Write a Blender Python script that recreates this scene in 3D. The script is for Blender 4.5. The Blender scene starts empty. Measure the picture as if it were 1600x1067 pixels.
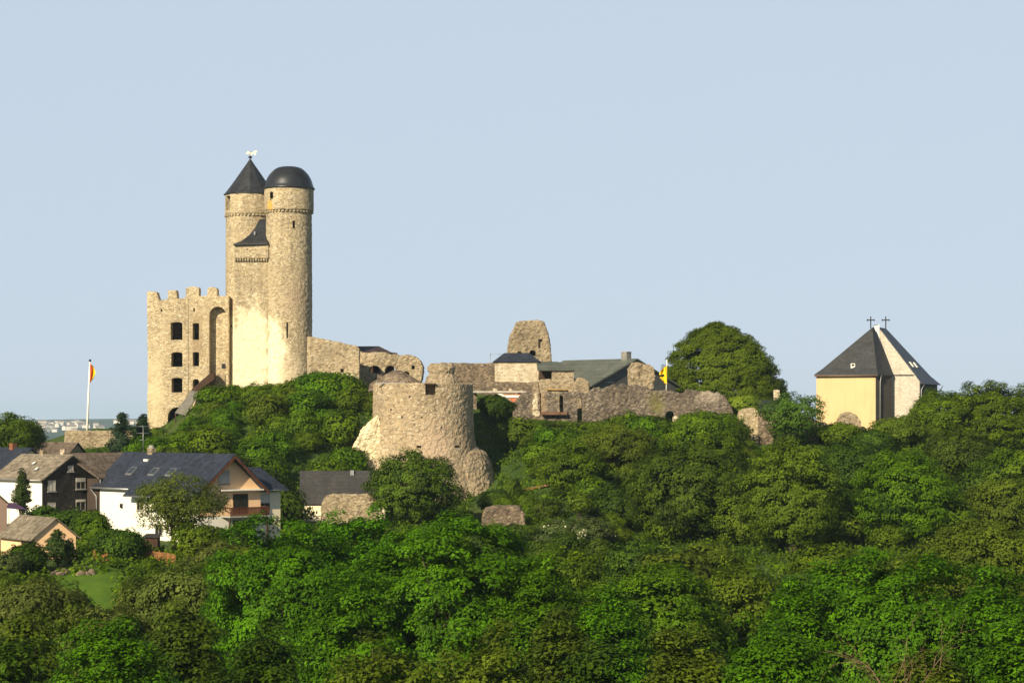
import bpy, bmesh, math, random
import numpy as np
from mathutils import Vector, Matrix

C = bpy.context.scene.collection
SC = bpy.context.scene
R = math.radians
FPX, HROW, CZ = 3500.0, 656.0, 40.0          # focal length in photo pixels, horizon row, camera height

# ------------------------------------------------------------------ camera, sky, sun
cam = bpy.data.objects.new('camera', bpy.data.cameras.new('camera'))
C.objects.link(cam)
cam.location = (0, 0, CZ)
cam.rotation_euler = (R(90), 0, 0)
cam.data.sensor_width = 36
cam.data.lens = 36 * FPX / 1600
cam.data.shift_y = (HROW - 533.5) / 1600
cam.data.clip_start = 1
cam.data.clip_end = 30000
SC.camera = cam

SUN_EL, SUN_AZ = R(27), R(30)                # sun behind the viewer's left shoulder
W = bpy.data.worlds.new('World'); SC.world = W
W.use_nodes = True
wn, wl = W.node_tree.nodes, W.node_tree.links
wn.clear()
sky = wn.new('ShaderNodeTexSky'); sky.sky_type = 'NISHITA'; sky.sun_disc = False
sky.sun_elevation = SUN_EL; sky.sun_rotation = math.pi + SUN_AZ
sky.altitude = 400; sky.air_density = 1.0; sky.dust_density = 0.6; sky.ozone_density = 1.0
hs = wn.new('ShaderNodeHueSaturation'); hs.inputs['Saturation'].default_value = 0.6; hs.inputs['Value'].default_value = 0.55
bg = wn.new('ShaderNodeBackground'); bg.inputs['Strength'].default_value = 0.11
wo = wn.new('ShaderNodeOutputWorld')
# pale summer haze low in the sky, clear darker blue overhead
wtc = wn.new('ShaderNodeTexCoord'); wsx = wn.new('ShaderNodeSeparateXYZ'); wrp = wn.new('ShaderNodeValToRGB'); wmx = wn.new('ShaderNodeMix'); wmx.data_type = 'RGBA'
wrp.color_ramp.elements[0].position = 0.20; wrp.color_ramp.elements[0].color = (.9, .9, .9, 1); wrp.color_ramp.elements[1].position = 0.36; wrp.color_ramp.elements[1].color = (0, 0, 0, 1)
wl.new(wtc.outputs['Generated'], wsx.inputs[0]); wl.new(wsx.outputs[2], wrp.inputs[0]); wl.new(wrp.outputs[0], wmx.inputs[0])
wl.new(sky.outputs[0], hs.inputs['Color']); wl.new(hs.outputs[0], wmx.inputs[6]); wmx.inputs[7].default_value = (3.46, 4.10, 4.86, 1)
wl.new(wmx.outputs[2], bg.inputs['Color']); wl.new(bg.outputs[0], wo.inputs[0])

sl = bpy.data.lights.new('sun', 'SUN'); sl.energy = 5.0; sl.angle = R(0.5); sl.color = (1.0, 0.84, 0.57)
so = bpy.data.objects.new('sun', sl); C.objects.link(so)
sd = Vector((-math.sin(SUN_AZ) * math.cos(SUN_EL), -math.cos(SUN_AZ) * math.cos(SUN_EL), math.sin(SUN_EL)))
so.rotation_euler = sd.to_track_quat('Z', 'Y').to_euler(); so.location = sd * 300 + Vector((0, 200, 40))

SC.view_settings.view_transform = 'Standard'; SC.view_settings.look = 'None'
SC.view_settings.exposure = 0.6; SC.view_settings.gamma = 1.0
SC.cycles.max_bounces = 6; SC.cycles.diffuse_bounces = 3; SC.cycles.glossy_bounces = 2
SC.cycles.transmission_bounces = 3; SC.cycles.volume_bounces = 1; SC.cycles.transparent_max_bounces = 6
SC.cycles.use_denoising = True

# ------------------------------------------------------------------ helpers
def P(px, row, Y):
    return Vector(((px - 800) / FPX * Y, Y, CZ + (HROW - row) / FPX * Y))
def PX(px, Y): return (px - 800) / FPX * Y
def PZ(row, Y): return CZ + (HROW - row) / FPX * Y

WL = {}
def thing(name, label, cat, loc, group=None, kind=None):
    o = bpy.data.objects.new(name, None); C.objects.link(o)
    o.location = loc; o.empty_display_size = 0.5
    WL[o] = Vector(loc)
    tag(o, label, cat, group, kind)
    return o
def tag(o, label=None, cat=None, group=None, kind=None):
    if label: o['label'] = label
    if cat: o['category'] = cat
    if group: o['group'] = group
    if kind: o['kind'] = kind
    return o
def link(name, me, parent=None, loc=None):
    """mesh given in world coordinates -> object with its origin at its parent's origin or at loc"""
    o = bpy.data.objects.new(name, me); C.objects.link(o)
    org = WL[parent] if parent is not None else Vector(loc if loc is not None else (0, 0, 0))
    me.transform(Matrix.Translation(-org))
    if parent is not None:
        o.parent = parent
    else:
        o.location = org
    WL[o] = org.copy()
    return o
def finish(bm, name, mats, smooth=False):
    bmesh.ops.recalc_face_normals(bm, faces=bm.faces)
    me = bpy.data.meshes.new(name); bm.to_mesh(me); bm.free()
    for m in (mats if isinstance(mats, (list, tuple)) else [mats]): me.materials.append(m)
    if smooth: me.polygons.foreach_set('use_smooth', [True] * len(me.polygons))
    return me
def obj(name, bm, mats, parent=None, loc=None, smooth=False, label=None):
    o = link(name, finish(bm, name, mats, smooth), parent, loc)
    if label: o['label'] = label
    return o

def faces(bm, verts, fs, mi=0):
    vs = [bm.verts.new(v) for v in verts]
    for f in fs:
        try:
            g = bm.faces.new([vs[i] for i in f]); g.material_index = mi
        except ValueError: pass
    return vs
def hexa(bm, b, t, mi=0):
    faces(bm, list(b) + list(t), [(3, 2, 1, 0), (4, 5, 6, 7), (0, 1, 5, 4), (1, 2, 6, 5), (2, 3, 7, 6), (3, 0, 4, 7)], mi)
def box(bm, x0, x1, y0, y1, z0, z1, mi=0):
    hexa(bm, [(x0, y0, z0), (x1, y0, z0), (x1, y1, z0), (x0, y1, z0)], [(x0, y0, z1), (x1, y0, z1), (x1, y1, z1), (x0, y1, z1)], mi)
def extrude(bm, pts, vec, mi=0):
    n = len(pts); vec = Vector(vec)
    a = [Vector(p) for p in pts]; b = [p + vec for p in a]
    faces(bm, a + b, [tuple(range(n))] + [tuple(range(2 * n - 1, n - 1, -1))] + [(i, (i + 1) % n, n + (i + 1) % n, n + i) for i in range(n)], mi)
def lathe(bm, prof, cx, cy, segs=48, mi=0, a0=0.0, sx=1.0, sy=1.0):
    rings = []
    for r, z in prof:
        if r < 1e-4:
            rings.append([bm.verts.new((cx, cy, z))])
        else:
            rings.append([bm.verts.new((cx + sx * r * math.cos(a0 + 2 * math.pi * k / segs), cy + sy * r * math.sin(a0 + 2 * math.pi * k / segs), z)) for k in range(segs)])
    for A, B in zip(rings, rings[1:]):
        for k in range(segs):
            j = (k + 1) % segs
            if len(A) == 1 and len(B) == 1: continue
            if len(A) == 1: f = (A[0], B[j], B[k])
            elif len(B) == 1: f = (A[k], A[j], B[0])
            else: f = (A[k], A[j], B[j], B[k])
            bm.faces.new(f).material_index = mi
    if len(rings[0]) > 1: bm.faces.new(list(reversed(rings[0]))).material_index = mi
    if len(rings[-1]) > 1: bm.faces.new(rings[-1]).material_index = mi
def tube(bm, path, radii, segs=8, mi=0):
    path = [Vector(p) for p in path]; rings = []
    for i, p in enumerate(path):
        d = (path[min(i + 1, len(path) - 1)] - path[max(i - 1, 0)]).normalized()
        u = d.orthogonal().normalized(); v = d.cross(u)
        r = radii[i] if hasattr(radii, '__len__') else radii
        rings.append([bm.verts.new(p + (u * math.cos(2 * math.pi * k / segs) + v * math.sin(2 * math.pi * k / segs)) * r) for k in range(segs)])
    for A, B in zip(rings, rings[1:]):
        # align the rings so that the tube does not twist
        off = min(range(segs), key=lambda s: (B[s].co - A[0].co).length)
        B[:] = B[off:] + B[:off]
        for k in range(segs):
            j = (k + 1) % segs
            f = bm.faces.new((A[k], A[j], B[j], B[k])); f.material_index = mi; f.smooth = True
    bm.faces.new(list(reversed(rings[0]))).material_index = mi; bm.faces.new(rings[-1]).material_index = mi
class Frame:
    def __init__(s, o, yaw, s1=1.0, s2=1.0):
        s.o = Vector(o); a = R(yaw); s.e1 = Vector((math.cos(a), math.sin(a), 0)) * s1; s.e2 = Vector((-math.sin(a), math.cos(a), 0)) * s2
    def __call__(s, u, v, w): return s.o + s.e1 * u + s.e2 * v + Vector((0, 0, w))
    def box(s, bm, u0, u1, v0, v1, w0, w1, mi=0):
        hexa(bm, [s(u0, v0, w0), s(u1, v0, w0), s(u1, v1, w0), s(u0, v1, w0)], [s(u0, v0, w1), s(u1, v0, w1), s(u1, v1, w1), s(u0, v1, w1)], mi)
def jag(pts, step, amp, rng, closed=False, keep=None):
    """break the edges of an outline into short runs and roughen them"""
    out = []
    n = len(pts)
    for i in range(n if closed else n - 1):
        a, b = Vector(pts[i]).to_2d(), Vector(pts[(i + 1) % n]).to_2d()
        k = max(1, int((b - a).length / step))
        for q in range(k):
            p = a.lerp(b, q / k)
            if q: p += Vector((rng.uniform(-amp, amp) * .6, rng.uniform(-amp, amp)))
            out.append(p)
    if not closed: out.append(Vector(pts[-1]).to_2d())
    return out
def wall_outline(bm, pxpts, Y, thick, tilt=0.0):
    """outline given in photo pixels at distance Y, extruded away from the viewer by its real thickness"""
    pts = []
    for p in pxpts:
        y = Y + (p[0] - pxpts[0][0]) * tilt
        pts.append(P(p[0], p[1], y))
    extrude(bm, pts, (0, thick, 0))
def arch_cut(bm, x0, x1, z0, z1, y0, y1, seg=8, flat=0.5):
    """a cutter with an arched head"""
    w = (x1 - x0) / 2; cx = (x0 + x1) / 2; zs = z1 - w * flat
    pts = [(x0, y0, z0), (x1, y0, z0)] + [(cx + w * math.cos(math.pi * k / seg), y0, zs + w * flat * math.sin(math.pi * k / seg)) for k in range(seg + 1)]
    extrude(bm, pts, (0, y1 - y0, 0))
def pxcut(bm, px0, px1, r0, r1, Y, depth, arch=0.0, front=1.0):
    x0, x1 = PX(px0, Y), PX(px1, Y); z0, z1 = PZ(r1, Y), PZ(r0, Y)
    if arch > 0: arch_cut(bm, x0, x1, z0, z1, Y - front, Y + depth, 10, arch)
    else: box(bm, x0, x1, Y - front, Y + depth, z0, z1)

_tex = {}
def clouds(scale):
    if scale not in _tex:
        t = bpy.data.textures.new('rubble_noise', 'CLOUDS'); t.noise_scale = scale; t.noise_depth = 3; _tex[scale] = t
    return _tex[scale]
def stonework(name, bm, mats, parent=None, loc=None, cut=None, voxel=0.22, amp=0.10, scale=0.5, big=0.0, bigscale=3.0, smooth=True):
    """cut openings out of a solid and weather it into rough masonry"""
    bmesh.ops.recalc_face_normals(bm, faces=bm.faces)
    me = bpy.data.meshes.new(name); bm.to_mesh(me); bm.free()
    o = bpy.data.objects.new(name, me); C.objects.link(o); co = None
    if cut is not None:
        bmesh.ops.recalc_face_normals(cut, faces=cut.faces)
        cme = bpy.data.meshes.new('cutter'); cut.to_mesh(cme); cut.free()
        co = bpy.data.objects.new('cutter', cme); C.objects.link(co)
    m = o.modifiers.new('r', 'REMESH'); m.mode = 'VOXEL'; m.voxel_size = voxel
    if big:
        m = o.modifiers.new('d', 'DISPLACE'); m.texture = clouds(bigscale); m.strength = big; m.mid_level = 0.5
    m = o.modifiers.new('d', 'DISPLACE'); m.texture = clouds(scale); m.strength = amp; m.mid_level = 0.5
    if co is not None:
        m = o.modifiers.new('b', 'BOOLEAN'); m.operation = 'DIFFERENCE'; m.object = co; m.solver = 'EXACT'; m.use_self = False
    dg = bpy.context.evaluated_depsgraph_get(); dg.update()
    new = bpy.data.meshes.new_from_object(o.evaluated_get(dg)); new.name = name
    bpy.data.objects.remove(o); bpy.data.meshes.remove(me)
    if co is not None:
        bpy.data.objects.remove(co); bpy.data.meshes.remove(cme)
    new.materials.clear()
    for mm in (mats if isinstance(mats, (list, tuple)) else [mats]): new.materials.append(mm)
    new.polygons.foreach_set('material_index', [0] * len(new.polygons))
    new.polygons.foreach_set('use_smooth', [False] * len(new.polygons))
    return link(name, new, parent, loc)

# ------------------------------------------------------------------ materials
class NT:
    def __init__(s, name):
        s.m = bpy.data.materials.new(name); s.m.use_nodes = True; s.t = s.m.node_tree; s.t.nodes.clear()
        s.out = s.t.nodes.new('ShaderNodeOutputMaterial')
    def n(s, typ, ins=None, **kw):
        nd = s.t.nodes.new('ShaderNode' + typ)
        for k, v in kw.items(): setattr(nd, k, v)
        for k, v in (ins or {}).items(): s.set(nd.inputs[k], v)
        return nd
    def set(s, sock, v):
        if isinstance(v, bpy.types.NodeSocket): s.t.links.new(v, sock)
        elif isinstance(v, bpy.types.Node): s.t.links.new(v.outputs[0], sock)
        else:
            if isinstance(v, (tuple, list)) and sock.type == 'RGBA' and len(v) == 3: v = (*v, 1)
            sock.default_value = v
    def ramp(s, fac, stops, interp='LINEAR'):
        nd = s.n('ValToRGB', {'Fac': fac}); cr = nd.color_ramp; cr.interpolation = interp
        while len(cr.elements) < len(stops): cr.elements.new(0.5)
        for e, (p, c) in zip(cr.elements, stops):
            e.position = p; e.color = (c, c, c, 1) if not isinstance(c, (tuple, list)) else (*c, 1)
        return nd.outputs[0]
    def mix(s, fac, a, b, mode='MIX'):
        nd = s.n('Mix', data_type='RGBA', blend_type=mode)
        s.set(nd.inputs[0], fac); s.set(nd.inputs[6], a); s.set(nd.inputs[7], b)
        return nd.outputs[2]
    def math(s, op, a, b=0.0, clamp=False):
        nd = s.n('Math', operation=op, use_clamp=clamp); s.set(nd.inputs[0], a); s.set(nd.inputs[1], b); return nd.outputs[0]
    def noise(s, vec, scale, detail=3, rough=0.55):
        return s.n('TexNoise', {'Vector': vec, 'Scale': scale, 'Detail': detail, 'Roughness': rough}).outputs['Fac']
    def surface(s, col, rough=0.8, spec=0.3, bump=None, bstr=0.5, bdist=0.05, metal=0.0):
        b = s.n('BsdfPrincipled', {'Base Color': col, 'Roughness': rough, 'Metallic': metal, 'Specular IOR Level': spec})
        if bump is not None:
            s.t.links.new(s.n('Bump', {'Height': bump, 'Strength': bstr, 'Distance': bdist}).outputs[0], b.inputs['Normal'])
        s.t.links.new(b.outputs[0], s.out.inputs[0]); return b

def mat_stone(name, cols, mortar, scale=2.4, var=0.35, pits=0.5, patches=(), bstr=0.8, wet=None):
    s = NT(name); tc = s.n('TexCoord').outputs['Object']
    wn_ = s.n('TexNoise', {'Vector': tc, 'Scale': 1.3, 'Detail': 2}).outputs['Color']
    wv = s.n('VectorMath', {0: wn_, 1: (0.5, 0.5, 0.5)}, operation='SUBTRACT').outputs[0]
    wv = s.n('VectorMath', {0: wv, 'Scale': 0.5}, operation='SCALE').outputs[0]
    v = s.n('VectorMath', {0: tc, 1: wv}, operation='ADD').outputs[0]
    v = s.n('Mapping', {'Vector': v, 'Scale': (1, 1, 1.9)}).outputs[0]
    vor = s.n('TexVoronoi', {'Vector': v, 'Scale': scale, 'Randomness': 0.9})
    edge = s.n('TexVoronoi', {'Vector': v, 'Scale': scale, 'Randomness': 0.9}, feature='DISTANCE_TO_EDGE').outputs['Distance']
    rnd = s.n('SeparateColor', {'Color': vor.outputs['Color']}).outputs[0]
    n = len(cols)
    col = s.ramp(rnd, [((i + 0.0) / n, c) for i, c in enumerate(cols)], 'CONSTANT')
    mm = s.ramp(edge, [(0.0, 1.0), (0.10, 0.0)])
    gap = s.noise(tc, 0.7, 4)
    mm2 = s.math('MULTIPLY', mm, s.ramp(gap, [(0.35, 0.25), (0.6, 1.0)]))
    col = s.mix(mm2, col, mortar)
    if pits:
        pv = s.n('TexVoronoi', {'Vector': v, 'Scale': scale * 0.62}).outputs['Distance']
        pm = s.math('MULTIPLY', s.ramp(pv, [(0.10, 1.0), (0.22, 0.0)]), s.ramp(s.noise(tc, 0.35, 3), [(0.42, 0.0), (0.6, pits)]))
        col = s.mix(pm, col, (0.06, 0.045, 0.03))
    big = s.noise(tc, 0.16, 5, 0.6)
    col = s.mix(1.0, col, s.ramp(big, [(0.28, 1 - var), (0.5, 1.0), (0.72, 1 + var * 0.5)]), 'MULTIPLY')
    streak = s.noise(s.n('Mapping', {'Vector': tc, 'Scale': (1.1, 1.1, 0.10)}).outputs[0], 1.0, 5, 0.6)
    col = s.mix(1.0, col, s.ramp(streak, [(0.30, 0.78), (0.46, 1.0), (0.7, 1.10)]), 'MULTIPLY')
    col = s.mix(s.ramp(s.noise(tc, 0.24, 4, 0.6), [(0.50, 0.0), (0.68, 0.42)]), col, s.mix(1.0, col, (0.86, 0.90, 0.98, 1), 'MULTIPLY'))
    fine = s.noise(tc, 5.0, 3)
    col = s.mix(1.0, col, s.ramp(fine, [(0.3, 0.78), (0.7, 1.15)]), 'MULTIPLY')
    for (c, r, pc, soft) in patches:
        d = s.n('VectorMath', {0: tc, 1: c}, operation='SUBTRACT').outputs[0]
        d = s.n('VectorMath', {0: d, 1: tuple(1 / q for q in r)}, operation='MULTIPLY').outputs[0]
        L = s.n('VectorMath', {0: d}, operation='LENGTH').outputs['Value']
        q = s.math('ADD', L, s.math('MULTIPLY', s.math('SUBTRACT', s.noise(tc, 0.45, 6, 0.65), 0.5), 1.9))
        msk = s.ramp(q, [(max(0.02, 0.9 - soft), 1.0), (1.0, 0.0)])
        msk = s.math('MULTIPLY', msk, s.ramp(s.noise(tc, 2.2, 4), [(0.3, 0.45), (0.5, 1.0)]))
        col = s.mix(msk, col, pc)
    h = s.math('ADD', s.math('MULTIPLY', s.ramp(edge, [(0, 0), (0.14, 1)]), 0.7), s.math('MULTIPLY', fine, 0.6))
    h = s.math('ADD', h, s.math('MULTIPLY', rnd, 0.6))
    s.surface(col, 0.92, 0.15, h, bstr, 0.09)
    return s.m
def mat_plaster(name, col, var=0.12, rough=0.85, stain=None):
    s = NT(name); tc = s.n('TexCoord').outputs['Object']
    a = s.noise(tc, 0.5, 5, 0.6); b = s.noise(tc, 9, 3)
    c = s.mix(1.0, (*col, 1), s.ramp(a, [(0.3, 1 - var), (0.7, 1 + var * .4)]), 'MULTIPLY')
    if stain:
        sep = s.n('Mapping', {'Vector': tc, 'Scale': (1.6, 1.6, 0.22)}).outputs[0]
        c = s.mix(s.ramp(s.noise(sep, 1.0, 5), [(0.52, 0.0), (0.75, 0.55)]), c, stain)
    s.surface(c, rough, 0.2, b, 0.25, 0.02); return s.m
def mat_slate(name, col, row=0.32, rough=0.55, spec=0.4, var=0.35):
    s = NT(name); tc = s.n('TexCoord').outputs['Object']
    z = s.n('SeparateXYZ', {'Vector': tc}).outputs[2]
    fr = s.math('FRACT', s.math('DIVIDE', z, row))
    v = s.n('Mapping', {'Vector': tc, 'Scale': (1, 1, 1.0)}).outputs[0]
    cell = s.n('TexVoronoi', {'Vector': v, 'Scale': 2.6}).outputs['Color']
    rnd = s.n('SeparateColor', {'Color': cell}).outputs[0]
    c = s.mix(1.0, (*col, 1), s.ramp(rnd, [(0, 1 - var), (1, 1 + var)]), 'MULTIPLY')
    c = s.mix(1.0, c, s.ramp(s.noise(tc, 0.4, 5, 0.6), [(0.3, 0.75), (0.7, 1.3)]), 'MULTIPLY')
    c = s.mix(s.ramp(fr, [(0, 0.45), (0.16, 0.0)]), c, (0.01, 0.01, 0.012))
    s.surface(c, rough, spec, s.math('ADD', s.math('MULTIPLY', fr, -0.6), s.math('MULTIPLY', rnd, 0.5)), 0.5, 0.03); return s.m
def mat_plain(name, col, rough=0.6, spec=0.3, metal=0.0, var=0.2, scale=2.0):
    s = NT(name); tc = s.n('TexCoord').outputs['Object']
    c = s.mix(1.0, (*col, 1), s.ramp(s.noise(tc, scale, 4), [(0.3, 1 - var), (0.7, 1 + var)]), 'MULTIPLY')
    s.surface(c, rough, spec, metal=metal); return s.m
def mat_wood(name, col, vert=True):
    s = NT(name); tc = s.n('TexCoord').outputs['Object']
    v = s.n('Mapping', {'Vector': tc, 'Scale': (6, 6, 0.5) if vert else (0.5, 0.5, 7)}).outputs[0]
    n = s.noise(v, 1.2, 4)
    c = s.mix(1.0, (*col, 1), s.ramp(n, [(0.3, 0.55), (0.7, 1.35)]), 'MULTIPLY')
    s.surface(c, 0.75, 0.25, n, 0.3, 0.02); return s.m
def mat_leaf(name, dark, light, transl=0.30, rough=0.6, spec=0.10, flower=None):
    s = NT(name)
    t = s.n('Attribute', attribute_name='tint').outputs['Fac']
    info = s.n('ObjectInfo').outputs['Random']
    stops = [(0.0, dark), (0.6, tuple((a + b) / 2 for a, b in zip(dark, light))), (1.0, light)]
    if flower: stops = [(0.0, dark), (0.6, light), (0.965, light), (0.97, flower)]
    c = s.ramp(t, stops)
    c = s.n('HueSaturation', {'Color': c, 'Hue': s.math('ADD', 0.494, s.math('MULTIPLY', info, 0.014)), 'Saturation': 1.0,
                              'Value': s.math('ADD', 0.85, s.math('MULTIPLY', info, 0.3))}).outputs[0]
    b = s.n('BsdfPrincipled', {'Base Color': c, 'Roughness': rough, 'Specular IOR Level': spec})
    tr = s.n('BsdfTranslucent', {'Color': s.mix(1.0, c, (1.25, 1.35, 0.5, 1), 'MULTIPLY')})
    mx = s.n('MixShader', {0: transl, 1: b.outputs[0], 2: tr.outputs[0]})
    s.t.links.new(mx.outputs[0], s.out.inputs[0]); return s.m

TAN = [(0.475, 0.387, 0.246), (0.418, 0.336, 0.212), (0.523, 0.439, 0.297), (0.304, 0.243, 0.161), (0.446, 0.378, 0.258), (0.570, 0.497, 0.355), (0.389, 0.331, 0.234)]
GREYB = [(0.159, 0.120, 0.089), (0.116, 0.089, 0.068), (0.202, 0.155, 0.111), (0.090, 0.071, 0.058), (0.258, 0.206, 0.155), (0.142, 0.116, 0.096)]
PALE = [(0.533, 0.456, 0.337), (0.482, 0.404, 0.292), (0.585, 0.516, 0.401), (0.413, 0.335, 0.237), (0.550, 0.482, 0.365)]
LIME = (0.86, 0.79, 0.56)
M = {}
M['stone'] = mat_stone('tan_rubble', TAN, (0.46, 0.37, 0.25), 2.7, 0.3, 0.8)
M['palas'] = mat_stone('palas_rubble', [tuple(q * 1.12 for q in c) for c in TAN], (0.60, 0.49, 0.32), 2.3, 0.30, 0.45)
M['rubble'] = mat_stone('grey_brown_rubble', GREYB, (0.25, 0.20, 0.14), 2.3, 0.4, 0.8)
M['rubble_tan'] = mat_stone('tan_brown_rubble', [tuple((a + b) / 2 for a, b in zip(c, d)) for c, d in zip(TAN, GREYB)], (0.33, 0.27, 0.185), 2.2, 0.35, 0.8)
M['pale'] = mat_stone('pale_rubble', PALE, (0.66, 0.58, 0.42), 2.2, 0.18, 0.5)
M['limed'] = mat_stone('lime_coated_rubble', [(0.72, 0.62, 0.42), (0.66, 0.56, 0.37), (0.78, 0.70, 0.48), (0.58, 0.47, 0.31)], (0.76, 0.67, 0.46), 2.0, 0.2, 0.7)
M['churchwall'] = mat_stone('church_gable_stone', [(0.52, 0.475, 0.41), (0.48, 0.43, 0.36), (0.56, 0.51, 0.44), (0.50, 0.455, 0.395)], (0.58, 0.54, 0.475), 2.6, 0.14, 0.2, bstr=0.4)
M['slate'] = mat_slate('dark_slate', (0.022, 0.025, 0.032))
M['slate_blue'] = mat_slate('blue_slate', (0.026, 0.031, 0.047), rough=0.5)
M['slate_blue2'] = mat_slate('house_blue_slate', (0.020, 0.026, 0.044), rough=0.6)
M['slate_green'] = mat_slate('green_grey_sheet_roof', (0.098, 0.110, 0.096), 0.6, 0.65, 0.25, 0.15)
M['slate_wall'] = mat_slate('black_slate_cladding', (0.024, 0.021, 0.021), 0.4, 0.75, 0.2)
M['slate_brown'] = mat_slate('brown_grey_roof', (0.115, 0.092, 0.075), 0.4, 0.85, 0.15)
M['tile_grey'] = mat_slate('weathered_grey_tiles', (0.185, 0.16, 0.125), 0.35, 0.85, 0.15)
M['roof_dark'] = mat_slate('charcoal_brown_roof', (0.044, 0.043, 0.045), 0.5, 0.8, 0.2, 0.15)
M['tile_red'] = mat_slate('red_tiles', (0.42, 0.12, 0.06), 0.3, 0.8, 0.2)
M['dome'] = mat_plain('lead_dome', (0.045, 0.050, 0.060), 0.34, 0.6, 0.55, 0.2, 0.6)
M['gold'] = mat_plain('gilded_metal', (0.85, 0.74, 0.50), 0.45, 0.5, 0.3, 0.1)
M['iron'] = mat_plain('dark_iron', (0.03, 0.03, 0.032), 0.5, 0.4, 0.5)
M['zinc'] = mat_plain('zinc_pipe', (0.30, 0.31, 0.32), 0.45, 0.5, 0.6)
M['white'] = mat_plaster('white_render', (0.82, 0.80, 0.72), 0.05)
M['cream'] = mat_plaster('cream_render', (0.60, 0.455, 0.255), 0.07, stain=(0.50, 0.35, 0.17))
M['cream2'] = mat_plaster('pale_cream_render', (0.78, 0.70, 0.52), 0.08)
M['peach'] = mat_plaster('peach_render', (0.84, 0.56, 0.33), 0.08)
M['peach2'] = mat_plaster('pink_render', (0.72, 0.48, 0.36), 0.08)
M['whitepaint'] = mat_plain('white_paint', (0.80, 0.78, 0.72), 0.5, 0.3, 0, 0.05)
M['frame'] = mat_plain('grey_window_frame', (0.30, 0.28, 0.25), .6)
M['shutter'] = mat_slate('white_roller_blind', (0.46, 0.44, 0.40), 0.12, 0.5, 0.3, 0.05)
M['glass'] = mat_plain('dark_window_glass', (0.020, 0.020, 0.022), 0.08, 0.6, 0, 0.3)
M['skyglass'] = mat_plain('roof_window_glass', (0.03, 0.04, 0.055), 0.15, 0.3, 0, 0.2)
M['wood_dark'] = mat_wood('dark_stained_wood', (0.050, 0.026, 0.016))
M['wood_red'] = mat_wood('red_brown_wood', (0.11, 0.040, 0.020))
M['wood_orange'] = mat_wood('orange_brown_boards', (0.24, 0.11, 0.04))
M['brown_wall'] = mat_plaster('brown_cladding', (0.055, 0.040, 0.034), 0.2)
M['brick'] = mat_plain('red_brick', (0.20, 0.085, 0.05), 0.9, 0.1, 0, 0.3, 3)
M['concrete'] = mat_plain('grey_concrete', (0.36, 0.35, 0.32), 0.9, 0.1)
M['bark'] = mat_wood('bark', (0.060, 0.046, 0.032))
M['bark_pale'] = mat_wood('pale_bark', (0.12, 0.10, 0.07))
M['deadwood'] = mat_wood('bare_deadwood', (0.17, 0.115, 0.065))
M['yellow'] = mat_plain('yellow_cloth', (0.80, 0.56, 0.015), 0.8, 0.1, 0, 0.08)
M['black'] = mat_plain('black_cloth', (0.02, 0.02, 0.02), 0.8, 0.1)
M['red'] = mat_plain('red_cloth', (0.62, 0.10, 0.02), 0.8, 0.1, 0, 0.08)
M['plum'] = mat_plain('plum_canvas', (0.055, 0.035, 0.075), 0.8, 0.1)
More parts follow.
